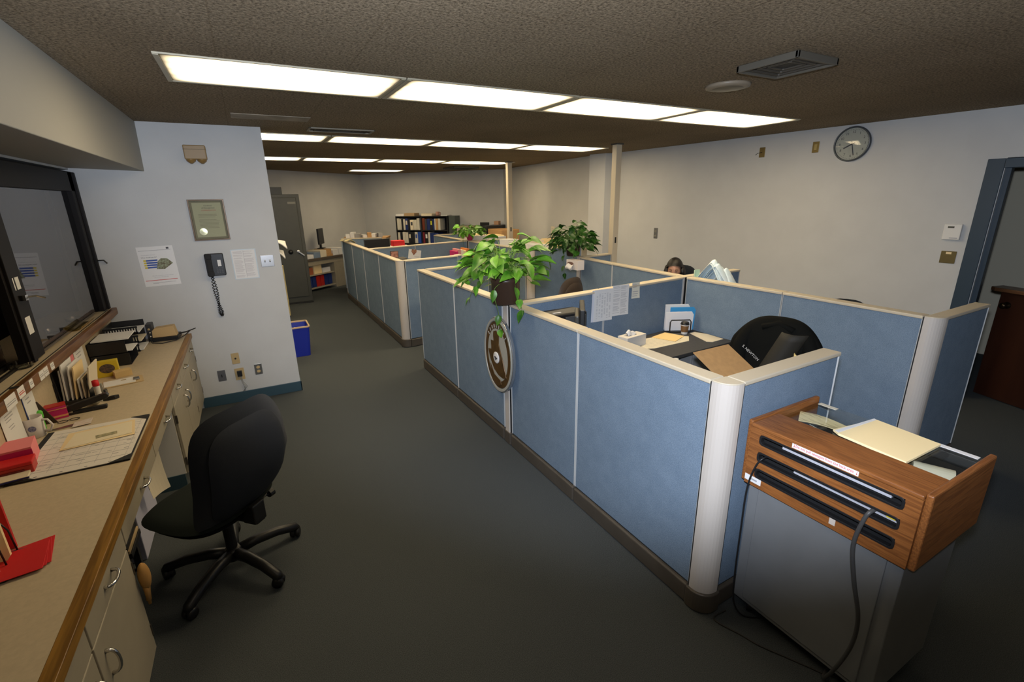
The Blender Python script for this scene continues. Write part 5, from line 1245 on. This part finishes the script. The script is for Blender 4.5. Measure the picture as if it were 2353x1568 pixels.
# head, tilted down: local x = face direction
HM = T(.145, 0, 1.150) @ Matrix.Rotation(math.radians(16), 4, 'Y')
hb = MB(); vs = []; nu, nv = 28, 20
def headp(th, ph):
    c = math.cos(ph); x = .095*c*math.cos(th); y = .073*c*math.sin(th); z = .115*math.sin(ph)
    f = max(0, math.cos(th))*c
    if z < -.02: x -= .01*f; y *= 1-.9*(-z-.02); 
    x += .018*math.exp(-((y/.010)**2+((z+.012)/.022)**2))*f            # nose
    x -= .010*(math.exp(-(((y-.031)/.016)**2+((z-.018)/.012)**2))+math.exp(-(((y+.031)/.016)**2+((z-.018)/.012)**2)))*f   # eye sockets
    x += .006*math.exp(-((y/.024)**2+((z+.052)/.009)**2))*f            # lips
    x += .008*math.exp(-((y/.02)**2+((z+.092)/.016)**2))*f             # chin
    return (x, y, z)
for j in range(nv+1):
    for i in range(nu): vs.append(headp(2*PI*i/nu, -PI/2+PI*j/nv))
hb.add(vs, [(j*nu+i, j*nu+(i+1) % nu, (j+1)*nu+(i+1) % nu, (j+1)*nu+i) for j in range(nv) for i in range(nu)], HM)
hb.tube([HM @ Vector((-.02, 0, -.07)), (.10, 0, 1.04)], [.048, .052], 14)
hd = hb.build('head', skin, t, smooth=True)
for s_ in (-1, 1):
    MB().ell((.082, s_*.031, .018), (.010, .013, .006), 12, 8, HM).build('eye', mat('eye_lid', (.14, .08, .06), .5), hd, smooth=True)
    MB().tube([HM @ Vector((.091, s_*.018, .040)), HM @ Vector((.088, s_*.035, .044)), HM @ Vector((.078, s_*.048, .038))], .003, 6).build('eyebrow', hair, hd)
    MB().ell((-.0, s_*.074, -.005), (.016, .008, .026), 10, 8, HM).build('ear', skin, hd, smooth=True)
MB().ell((.086, 0, -.054), (.007, .022, .006), 12, 6, HM).build('mouth', mat('lips', (.30, .08, .07), .5), hd, smooth=True)
hr = MB()
def hairp(th, ph):
    x, y, z = .118*math.cos(ph)*math.cos(th)-.022, .096*math.cos(ph)*math.sin(th), .130*math.sin(ph)+.014
    return x, y, z
vs = []; nu, nv = 30, 12
for j in range(nv+1):
    for i in range(nu):
        th = 2*PI*i/nu; ph = -.15+(PI/2+.15)*j/nv; fr_ = max(0, math.cos(th))
        if j == 0: ph = .85*fr_**.6-.25
        x, y, z = hairp(th, max(ph, .85*fr_**.6-.25)); vs.append((x, y, z))
hr.add(vs, [(j*nu+i, j*nu+(i+1) % nu, (j+1)*nu+(i+1) % nu, (j+1)*nu+i) for j in range(nv) for i in range(nu)], HM)
# long locks hanging to the shoulders
for k in range(15):
    a = math.radians(78+k*14.6); c_, s_ = math.cos(a), math.sin(a)
    hr.tube([HM @ Vector((.105*c_-.022, .085*s_, .03)), HM @ Vector((.118*c_-.022, .098*s_, -.03)), HM @ Vector((.105*c_-.03, .097*s_, -.09))+Vector((0, 0, -.01)), HM @ Vector((.09*c_-.05, .09*s_, -.13))+Vector((-.01, 0, -.06))], [.024, .026, .026, .014], 8)
hr.build('hair', hair, t, smooth=True)
hn = MB()
for s_ in (-1, 1):      # hands resting on the desk
    hn.ell((.235, s_*.115, .765), (.045, .036, .016), 12, 8)
    for k in range(4): hn.tube([(.265, s_*.115+(k-1.5)*.017, .765), (.30, s_*.115+(k-1.5)*.019, .770), (.325-.006*abs(k-1.5), s_*.115+(k-1.5)*.020, .759)], [.009, .0085, .007], 7)
    hn.tube([(.225, s_*.085, .763), (.255, s_*.065, .765), (.275, s_*.062, .761)], [.010, .009, .007], 7)
hn.build('hand', skin, t, smooth=True)
t = thing('worktop', 'long charcoal worktop behind the inner partition row', 'worktop', (4.1, 2.2, DZ-.03), world=True)
MB().box(3.845, 4.34, 1.35, 3.20, DZ-.032, DZ-.002).build('top', desktopm, t, bevel=.005); MB().box(3.9, 3.93, 1.4, 1.9, 0, DZ-.034).box(3.9, 3.93, 2.6, 3.1, 0, DZ-.034).build('support', greysteel, t)
t = thing('worktop', 'charcoal worktop in front of the seated person', 'worktop', (4.0, 3.9, DZ-.03), world=True)
MB().prism([(3.90, 3.36), (4.20, 3.36), (4.16, 4.5), (3.95, 4.5)], DZ-.032, DZ-.002).build('top', desktopm, t, bevel=.005); MB().box(3.93, 3.96, 3.5, 3.9, 0, DZ-.034).build('support', greysteel, t)
office_chair('office_chair', 'black office chair of the seated person, top edge showing right of her head', (4.50, 3.98, 0), math.atan2(F.y, F.x), zt=1.16, bw=.44, bh=.6, legs0=.3)
office_chair('office_chair', 'black office chair whose top edge shows above the long inner partition', (4.62, 2.20, 0), math.radians(200), zt=1.03, bw=.46, bh=.55)
t = thing('storage_carton', 'white storage carton on the worktop under the folded blue sheets', 'box', (4.08, 2.94, DZ-.001), world=True)
MB().box(3.86, 4.20, 2.80, 3.235, DZ-.001, 1.02).build('body', whitep, t, bevel=.004); MB().box(3.85, 4.21, 2.79, 3.236, 1.02, 1.06).build('lid', whitep, t, bevel=.004)
bl = mat('pale_blue_vinyl', (.52, .66, .74), .3, col2=(.72, .80, .83), vscale=9)
t = thing('folded_blue_sheets', 'heap of pale blue plastic sheets peaked like a tent above the partition', 'plastic sheets', (4.08, 2.94, 1.061), world=True)
for k in range(7):
    def ten(u, v, k=k):
        s_ = (u-.36-.035*k+.06*math.sin(k*2.3))*2; pk = max(0, 1-abs(s_)**1.15)
        return (3.86+.010*k+.02*math.sin(5*u+k)+.13*v, 3.235-.46*u+.015*k*s_, 1.068+(.325-.022*k)*pk*(.55+.45*math.cos((v-.3)*2.2))+.006*k)
    MB().grid(ten, 24, 8, .006).build('sheet', bl, t, smooth=True)
one('green_pad', MB().prism([(3.85, 3.226), (3.92, 3.226), (3.92, 3.238), (3.85, 3.238)], DZ, 1.27), mat('pale_green', (.45, .62, .48), .6), 'pale green pad sticking up left of the blue sheets', 'pad')

# ================================================================== FAR CUBICLES
t = thing('worktop', 'worktop inside the far cubicle nearest the camera', 'worktop', (2.2, 7.6, DZ-.03), world=True)
MB().prism([(1.78, 6.45), (2.3, 6.55), (2.3, 7.5), (3.74, 7.95), (3.74, 8.58), (2.6, 8.36), (1.79, 8.20)], DZ-.032, DZ).build('top', desktopm, t, bevel=.006)
MB().box(1.85, 1.88, 7.0, 7.4, 0, DZ-.033).box(3.6, 3.63, 8.0, 8.4, 0, DZ-.033).build('support', greysteel, t)
t = thing('worktop', 'worktop inside the far cubicle by the back wall', 'worktop', (2.2, 9.6, DZ-.03), world=True)
MB().prism([(1.79, 8.55), (2.5, 8.65), (3.74, 8.80), (3.74, 9.3), (2.4, 9.3), (2.4, 10.6), (1.79, 10.6)], DZ-.032, DZ).build('top', desktopm, t, bevel=.006)
MB().box(1.85, 1.88, 9.0, 9.4, 0, DZ-.033).box(3.6, 3.63, 8.85, 9.2, 0, DZ-.033).build('support', greysteel, t)
MQ = Mwall(2.60, 8.40, 1.045, -PI/2+.18) @ Matrix.Rotation(math.radians(-11), 4, 'Z')
t = thing('pinned_card', 'white card with a brown heart picture on the far cross partition', 'card', tuple(MQ.translation), world=True)
MB().box(-.125, .125, -.085, .085, 0, .003, MQ).build('sheet', paper, t)
MB().prism([(0, -.05), (.05, .01), (.045, .05), (.02, .06), (0, .04), (-.02, .06), (-.045, .05), (-.05, .01)], .003, .007, MQ @ T(-.02, .035, 0)).build('heart', mat('heart_brown', (.22, .08, .05), .5, col2=(.4, .2, .12), vscale=50), t)
MB().box(-.005, .1, -.03, -.026, .003, .004, MQ).box(-.0, .1, -.045, -.041, .003, .004, MQ).build('printed_text', inkg, t)
t = thing('computer_monitor', 'black computer monitor top behind the far cross partition', 'monitor', (2.05, 8.85, DZ+.001), math.radians(8))
MB().box(-.24, .24, -.02, .02, .24, .60).build('screen', black, t, bevel=.01); MB().box(-.03, .03, .0, .04, .01, .30).box(-.12, .12, -.08, .10, 0, .014).build('stand', black, t)
t = thing('red_tray', 'red plastic tray on white boxes beside the far monitor', 'tray', (2.46, 8.95, 1.17), .1)
MB().box(-.11, .11, -.08, .08, 0, .10).build('tray', red, t, bevel=.008)
one('white_carton', MB().box(2.32, 2.66, 8.83, 9.08, DZ+.001, 1.168), whitep, 'white carton under the red tray in the far cubicle', 'box', bevel=.004)
t = thing('framed_photo', 'small framed photo of two faces standing on a grey box', 'photo', (2.13, 8.02, 1.05+.001))
MB().box(-.07, .07, -.008, .008, 0, .12).build('frame', mat('photo_frame', (.07, .05, .05), .4), t, bevel=.002); MB().box(-.06, .06, -.010, -.008, .01, .11).build('photo', mat('photo_print', (.25, .09, .06), .4, col2=(.5, .25, .18), vscale=25), t)
one('grey_file_box', MB().box(2.0, 2.32, 7.92, 8.14, DZ+.001, 1.05), mat('olive_box', (.10, .09, .07), .5), 'olive grey file box under the framed photo', 'box', bevel=.006)
cols = [magenta, mat('rose', (.6, .25, .25), .6), paperw, cream_p, orange, mat('tartan', (.35, .12, .05), .6), carton]
lbs = ['magenta', 'rose', 'cream', 'manila', 'orange', 'rust', 'brown']
for k in range(7):
    one('binder', MB().box(3.27+.062*k, 3.325+.062*k, 8.10+.015*k, 8.38+.015*k, DZ+.001, DZ+.36+.015*((k*5) % 3)), cols[k], f'{lbs[k]} binder in the row below the pink flower pot', 'binder', 'binders below the pink flower pot', bevel=.003)
office_chair('office_chair', 'black office chair in the far cubicle beside the row of coloured binders', (3.32, 7.35, 0), math.radians(80), zt=1.05, bw=.42, bh=.5)
one('red_box', MB().box(3.25, 3.42, 8.05, 8.085, DZ+.001, DZ+.14), redp, 'red box behind the chair in the far cubicle', 'box')
for k, (x, y, rz) in enumerate([(1.72, 10.22, .2), (1.78, 10.05, -.1), (1.74, 9.85, .3)]):
    one('yellow_note', MB().grid(lambda u, v: (-.08+.2*u, -.06+.12*v, .03*math.sin(PI*u)-.05*u*u), 6, 3, .003, T(x, y, PH+.012+.008*k, rz)), mat('note_yellow', (.62, .54, .30), .7), 'yellowed notes lying over the far end of the partition top, ' + ['farthest', 'middle', 'nearest'][k], 'note')
# rear desk with shelf beneath (left back)
t = thing('built_in_desk', 'putty desk with open shelves under it in the back left corner', 'desk', (1.4, 11.3, 0), world=True)
dk = lambda a, b: (BL[0]+dB.x*a+nB.x*b, BL[1]+dB.y*a+nB.y*b)
def pr(a0, a1, b0, b1, z0, z1): return MB().prism([dk(a0, b0), dk(a1, b0), dk(a1, b1), dk(a0, b1)], z0, z1)
pr(2.2, 4.15, .015, .55, .70, .75).build('top', mat('desk_dark_edge', (.10, .08, .06), .5), t, bevel=.004)
b = pr(2.2, 4.15, .02, .05, 0, .70); 
for a in (2.2, 3.62, 4.1): g = pr(a, a+.04, .02, .52, 0, .70); b.add(g.v, g.f)
g = pr(2.24, 3.62, .02, .50, .36, .385); b.add(g.v, g.f); g = pr(2.24, 3.62, .02, .50, .06, .09); b.add(g.v, g.f); g = pr(3.66, 4.1, .48, .52, 0, .70); b.add(g.v, g.f); g = pr(2.2, 4.14, .50, .525, .60, .70); b.add(g.v, g.f)
b.build('carcass', cabm, t)
for k in range(6):
    g = pr(2.82+.125*k, 2.93+.125*k, .12, .46, .092, .34); one('binder', g, [navy, navy, redp, redp, navy, navy][k], ['navy', 'navy', 'dark red', 'dark red', 'navy', 'navy'][k]+' binder on the lowest desk shelf, '+['leftmost', 'second from left', 'third from left', 'fourth from left', 'fifth from left', 'rightmost'][k], 'binder', 'binders on the lowest desk shelf', bevel=.003)
R = random.Random(5)
pm = [paper, paperw, mat('rust_folder', (.35, .10, .04), .7), paper, mat('dull_blue_paper', (.18, .24, .33), .7), paperw, carton, paper]
for k in range(8):
    a = 2.42+.24*(k % 8)*.95; g = pr(a, a+.30, .10+.02*(k % 3), .50, .752+.0, .79+.02*((k*3) % 4)) if 0 else None
for k in range(9):
    a = 2.25+.20*k; lay = k % 2
    g = pr(a, a+.19, .10, .50, .751, .84+.035*((k*7) % 3) if k != 6 else .80); one('paper_pile', g, pm[k % 8], 'pile of papers and folders on the back left desk, '+['1st', '2nd', '3rd', '4th', '5th', '6th', '7th', '8th', '9th'][k]+' from the left', 'papers', 'paper piles on the back left desk', bevel=.004)
for k in range(3):
    g = pr(2.76+.27*k, 3.0+.27*k, .10, .46, .386, .50+.05*((k+1) % 3)); one('paper_pile', g, [mat('rust_folder', (0, 0, 0)), cream_p, paper][k], ['rust folder pile', 'yellowish paper pile', 'white paper pile'][k]+' on the middle desk shelf', 'papers', bevel=.006)
q = dk(3.52, .30)
t = thing('computer_monitor', 'dark computer monitor on the back left desk', 'monitor', (q[0], q[1], .93), math.atan2(nB.y, nB.x)+PI/2+.5)
MB().box(-.20, .20, -.02, .02, .10, .46).build('screen', black, t, bevel=.008); MB().box(-.03, .03, .0, .04, 0, .2).box(-.1, .1, -.06, .08, 0, .012).build('stand', black, t)
q2 = dk(2.86, .27)
one('cardboard_pad', pr(3.45, 3.62, .12, .48, .801, .92), carton, 'flat carton under the monitor on the back left desk', 'box')
# heap beyond the rear cross partition
t = thing('side_table', 'tan topped cabinet behind the rear cross partition', 'cabinet', (2.2, 11.35, 0), world=True)
MB().prism([(1.83, 11.10), (2.70, 10.82), (2.95, 11.35), (2.0, 11.75)], 0, 1.17).build('body', cabm, t); MB().prism([(1.82, 11.08), (2.71, 10.80), (2.97, 11.37), (2.0, 11.77)], 1.17, 1.20).build('top', carton, t)
R = random.Random(9)
for k in range(7):
    M = T(1.98+.11*k, 11.26-.035*k, 1.202+.004, R.uniform(-.5, .1))
    one('paper_pile', MB().box(-.044, .044, -.11, .09, 0, R.uniform(.05, .13), M), [paper, paper, mat('grey_paper', (.3, .3, .3), .7), paper, carton, paper, mat('grey_paper', (0, 0, 0))][k], 'pile of papers on the tan cabinet beyond the rear partition, '+['leftmost', 'second', 'third', 'fourth', 'fifth', 'sixth', 'rightmost'][k], 'papers', 'papers on the tan cabinet')

# ================================================================== BACK WALL: BOOKCASE ETC.
dW = Vector((BR[0]-BC[0], BR[1]-BC[1])).normalized(); nW = Vector((dW.y, -dW.x)); nW = nW if nW.y < 0 else -nW
aW = math.atan2(dW.y, dW.x)
# bookcase frame: local x along the wall, y towards the wall
P0 = Vector((3.43, 12.50)); 
MBk = T(P0.x, P0.y, 0, aW)
BW = 1.50; ZB = 1.60
t = thing('bookcase', 'black two-bay bookcase full of binders against the back wall', 'bookcase', (P0.x, P0.y, 0), aW)
b = MB()
for x in (0, BW*.5-.01, BW-.02): b.box(x, x+.02, 0, .32, 0, ZB)
for z in (.04, .48, .90, 1.235, ZB-.02): b.box(0, BW, 0, .32, z, z+.02)
b.build('frame', blackm, t); MB().box(0, BW, .318, .325, 0, ZB).build('back', black, t)
def binder_row(z0, specs, rowname):
    x = .025; k = 0; n = len(specs); ords = ['leftmost', '2nd from left', '3rd from left', '4th from left', '5th from left', '6th from left', '7th from left', '8th from left', '9th from left', '10th from left', '11th from left', '12th from left', '13th from left', '14th from left', '15th from left', '16th from left', '17th from left', '18th from left', '19th from left']
    for w_, h_, m, cn, lab in specs:
        if x < BW*.5-.012 and x+w_ > BW*.5-.012: x = BW*.5+.012
        q = MBk @ Vector((x, .02, z0))
        tt = thing('binder', f'{cn} binder on the {rowname} bookcase shelf, {ords[k]}', 'binder', tuple(q), aW, group=f'binders on the {rowname} bookcase shelf')
        MB().box(0, w_-.006, 0, .26, 0, h_).build('cover', m, tt, bevel=.004)
        if lab: MB().box(w_*.2, w_*.75, -.002, .0, h_*.45, h_*.8).build('spine_label', lab, tt)
        x += w_; k += 1
wb = mat('white_binder', (.58, .55, .47), .5); bkb = mat('black_binder', (.015, .016, .02), .5); rdb = mat('rust_binder', (.16, .035, .015), .5); gy = mat('grey_binder', (.05, .05, .06), .5); ylb = mat('bright_note', (.6, .65, .05), .6)
binder_row(1.256, [(.085, .29, wb, 'white', None), (.045, .27, wb, 'thin white', None), (.055, .28, bkb, 'black', None), (.06, .27, wb, 'white', None), (.08, .29, navy, 'navy', paperw), (.06, .28, bkb, 'black', None),
    (.10, .25, paperw, 'cream stacked', ink), (.10, .25, wb, 'off-white stacked', None), (.08, .29, wb, 'white', None), (.08, .29, rdb, 'rust', None), (.06, .27, gy, 'grey', None), (.09, .28, navy, 'navy', None), (.07, .28, bkb, 'black', ylb), (.05, .27, navy, 'navy', None), (.045, .28, wb, 'white', None), (.06, .28, carton, 'brown', None), (.07, .28, wb, 'white', None)], 'upper')
binder_row(.922, [(.07, .27, wb, 'white', None), (.07, .27, bkb, 'black', None), (.09, .28, wb, 'white', None), (.08, .27, wb, 'white', None), (.09, .28, bkb, 'black', paperw), (.10, .28, bkb, 'black', None), (.09, .28, wb, 'white', inkb), (.10, .29, mat('royal_binder', (.015, .06, .30), .5), 'royal blue', None),
    (.06, .28, mat('maroon_binder', (.18, .02, .03), .5), 'maroon', None), (.09, .28, bkb, 'black', paper), (.06, .28, wb, 'white', None), (.12, .26, navy, 'navy', None), (.12, .26, navy, 'navy', None)], 'lower')
binder_row(.502, [(.12, .3, bkb, 'black', None), (.12, .3, wb, 'white', None), (.12, .3, navy, 'navy', None), (.12, .3, bkb, 'black', None)], 'bottom visible')
for k, (x0, x1, h_, m, lb) in enumerate([(.0, .24, .055, paper, 'white papers on top of the bookcase, left end'), (.22+.03, .55, .075, mat('tan_mag', (.38, .26, .14), .7), 'brown magazines on top of the bookcase'), (.75, 1.05, .06, paperw, 'cream papers on top of the bookcase, right of the middle'), (1.30, 1.48, .025, paper, 'thin white papers on top of the bookcase, right end')]):
    one('paper_pile', MB().box(x0, x1, .03, .28, ZB+.001, ZB+h_, MBk), m, lb, 'papers', bevel=.004)
q = MBk @ Vector((1.17, .12, ZB+.001))
t = thing('ceramic_mug', 'reddish mug on top of the bookcase', 'mug', tuple(q))
MB().lathe([(.04, 0), (.048, .01), (.05, .10), (.046, .10), (.044, .012), (.003, .01)], 20).build('cup', mat('clay', (.40, .22, .17), .4), t, smooth=True); MB().tube([(.045, 0, .02), (.08, 0, .03), (.08, 0, .075), (.046, 0, .085)], .008, 8).build('handle', MATS['clay'], t, smooth=True)
t = thing('steel_cabinet', 'dark green-grey steel cabinet right of the bookcase', 'cabinet', (4.62, 11.1, 0), aW)
q = MBk @ Vector((1.52, .0, 0)); t.location = q
MB().box(0, .17, .02, .32, 0, 1.60).build('body', mat('green_grey_steel', (.07, .085, .08), .5), t, bevel=.004)
def onwall(name, a0, a1, b0, b1, z0, z1, m, label, cat, bevel=.004):
    return one(name, MB().box(a0, a1, b0, b1, z0, z1, MBk), m, label, cat, bevel=bevel)
t = one('low_shelf', MB().box(1.72, 3.02, -.02, .30, 0, 1.13, MBk), cabm, 'putty low cabinet along the back wall right of the bookcase', 'cabinet')
onwall('file_carton', 1.74, 2.22, .0, .28, 1.131, 1.31, mat('grey_white', (.48, .45, .38), .6), 'off-white file carton right of the bookcase', 'box')
onwall('file_carton', 1.75, 2.21, .01, .27, 1.311, 1.36, tanbox, 'tan flat box on the off-white file carton', 'box')
q = MBk @ Vector((2.44, .12, 1.131))
t = thing('computer_monitor', 'small black monitor on the back wall cabinet', 'monitor', tuple(q), aW)
MB().box(-.11, .13, -.015, .015, .05, .31).build('screen', black, t, bevel=.006); MB().box(-.03, .03, -.05, .06, 0, .06).build('stand', black, t)
onwall('equipment_box', 2.62, 2.93, .02, .28, 1.131, 1.38, black, 'black equipment box near the back right corner', 'box')
onwall('small_box', 2.72, 2.84, .05, .2, 1.381, 1.47, mat('pinkish_box', (.42, .24, .14), .6), 'small reddish box on the black equipment box', 'box')
# things along the far right wall
t = one('low_shelf', MB().box(4.72, 5.28, 8.95, 10.1, 0, 1.0), cabm, 'putty cabinet behind the pink flower pot by the right wall', 'cabinet')
one('cardboard_box', MB().box(4.80, 5.25, 9.2, 9.85, 1.001, 1.34), carton, 'brown cardboard box behind the far power pole', 'box', bevel=.005)
one('dark_printer', MB().box(4.76, 5.2, 9.88, 10.09, 1.001, 1.40), black, 'black printer left of the brown cardboard box', 'printer', bevel=.01)
for k, (x0, x1, y0, y1, z1, lb) in enumerate([(3.95, 4.30, 8.85, 9.25, 1.28, 'white carton behind the pink flower pot'), (4.32, 4.66, 8.72, 9.2, 1.25, 'white carton right of the pink flower pot')]):
    one('white_carton', MB().box(x0, x1, y0, y1, 1.02, z1), whitep, lb, 'box', bevel=.004)
    one('manila_folder', MB().box(x0+.05, x1-.02, y0+.05, y1-.05, z1+.001, z1+.02), cream_p, 'manila folders on the '+lb, 'folder')
one('low_shelf', MB().box(3.93, 4.68, 8.70, 9.35, 0, 1.019), cabm, 'putty cabinet carrying the white cartons', 'cabinet')
one('low_shelf', MB().box(4.15, 5.22, 6.75, 8.15, 0, 1.12), cabm, 'putty cabinet under the paper heap by the right wall', 'cabinet')
R = random.Random(12)
nm_ = ['white', 'manila', 'cream', 'white', 'manila', 'tan', 'white', 'cream', 'manila', 'white']
mm_ = dict(white=paper, manila=cream_p, cream=paperw, tan=tan_p)
for k in range(10):
    cx_ = 4.36+.36*(k % 3)+R.uniform(-.03, .03); cy_ = 6.98+.34*(k//3)
    one('paper_pile', MB().box(-.13, .13, -.125, .125, 0, R.uniform(.05, .13), T(cx_, cy_, 1.121, R.uniform(-.3, .3))), mm_[nm_[k]], f'{nm_[k]} paper pile in the heap by the right wall, row {["nearest", "second", "third", "farthest"][k//3]}, {["left", "middle", "right"][k % 3]}', 'papers', 'paper heap by the right wall')

# ================================================================== SAFE, RACK, BIN
t = thing('safe_cabinet', 'tall olive steel safe cabinet with dial and lever handle', 'safe', (.55, 10.75, 0), world=True)
YS = 10.38
MB().box(-.05, .99, YS, 10.40+.35, .03, 2.14).build('body', safem, t, bevel=.006)
d = MB().box(.02, .93, YS-.02, YS, .14, 2.08).build('door', safem, t, bevel=.008)
Ms = Mwall(.70, YS-.02, 1.05, -PI/2)
MB().lathe([(.045, 0), (.045, .01), (.030, .014), (.028, .04), (.004, .042)], 22, Ms).build('dial', black, d, smooth=True)
MB().lathe([(.03, 0), (.03, .015), (.005, .02)], 16, Mwall(.84, YS-.02, 1.05, -PI/2)).box(-.012, .012, -.13, .01, .015, .04, Mwall(.84, YS-.02, 1.05, -PI/2) @ Matrix.Rotation(math.radians(50), 4, 'Z')).build('lever', steel, d, bevel=.003)
MB().box(-.07, .07, -.02, .02, 0, .004, Mwall(.84, YS-.02, 1.98, -PI/2)).build('name_plate', mat('plate_dull', (.13, .12, .09), .4, .5), d)
MB().box(-.05, .99, YS-.01, 10.74, 0, .03).build('plinth', blackm, t)
t = one('steel_cabinet', MB().box(-.35, .73, 10.80-.02, 10.95, 0, 2.28), safem, 'taller dark cabinet peeking out behind the safe', 'cabinet', bevel=.006)
# wheeled magazine rack beyond the jog wall
t = thing('rolling_rack', 'black wheeled rack with papers behind the end of the front wall', 'rack', (.25, 9.0, 0), world=True)
b = MB().box(-.25, .34, 8.95, 9.35, .10, .13)
for x in (-.25, .31): b.box(x, x+.03, 8.95, 9.35, .10, 1.95)
for z in (.5, .85, 1.2, 1.55, 1.9): b.box(-.25, .34, 8.95, 9.35, z, z+.02)
b.build('frame', blackm, t)
for x in (-.2, .30): MB().lathe([(.01, -.02), (.045, -.018), (.045, .018), (.01, .02)], 16, T(x, 9.0, .048, .5, PI/2)).build('caster', black, t)
for k, (x, z, m, lb) in enumerate([(.36, 1.66, chrome, 'upper'), (.38, 1.50, chrome, 'lower')]):
    MB().box(x-.03, x, 8.94, 8.97, z, z+.11).build('chrome_clip', chrome, t, bevel=.003)
for k, (z, w_, lb) in enumerate([(1.38, .20, 'upper'), (1.22, .15, 'lower')]):
    one('curled_papers', MB().grid(lambda u, v: (.36+w_*u, 8.94+.3*v, z-.01-.10*u*u*(1.3-v)+.012*math.sin(9*v)), 10, 6, .02), paper, f'{lb} sheaf of curled white papers sticking out of the wheeled rack', 'papers', smooth=True)
t = thing('wooden_easel', 'pale yellow wooden frame leaning low beside the wheeled rack', 'frame', (.42, 8.7, 0), world=True)
MB().box(.40, .44, 8.66, 8.70, .18, .95).build('upright', mat('pale_wood', (.55, .44, .20), .5), t, bevel=.004); MB().box(.22, .44, 8.66, 8.70, .14, .18).box(.30, .44, 8.66, 8.70, .95, .99).build('rail', MATS['pale_wood'], t, bevel=.004)
MB().box(.22, .26, 8.66, 8.70, 0, .14).box(.38, .42, 8.66, 8.70, 0, .14).build('foot', black, t)
# recycling bin
t = thing('recycling_bin', 'blue recycling bin with cream liner rim beside the front wall end', 'bin', (.39, 6.78, .002))
def bn(w0, d0, w1, d1, z0, z1, th=.008):
    b = MB(); o0 = rrect(w0, d0, .03, 3); o1 = rrect(w1, d1, .03, 3); i0 = rrect(w0-2*th, d0-2*th, .025, 3); i1 = rrect(w1-2*th, d1-2*th, .025, 3); n = len(o0)
    vs = [(x, y, z0) for x, y in o0]+[(x, y, z1) for x, y in o1]+[(x, y, z1) for x, y in i1]+[(x, y, z0+.01) for x, y in i0]
    fs = [tuple(range(n))[::-1]]
    for k in range(3): fs += [(k*n+i, k*n+(i+1) % n, (k+1)*n+(i+1) % n, (k+1)*n+i) for i in range(n)]
    fs.append(tuple(range(3*n, 4*n))); return b.add(vs, fs)
bn(.23, .33, .285, .39, 0, .40).build('bin', bluebin, t)
MB().ring(rrect(.30, .405, .035, 3), rrect(.262, .368, .03, 3), .395, .415).build('rim', mat('rim_cream', (.50, .36, .22), .5), t, bevel=.003)
one('bin_papers', MB().grid(lambda u, v: (.30+.18*u, 6.66+.24*v, .30+.05*math.sin(7*u+5*v)), 8, 8, .01), paperw, 'crumpled papers inside the blue recycling bin', 'papers')
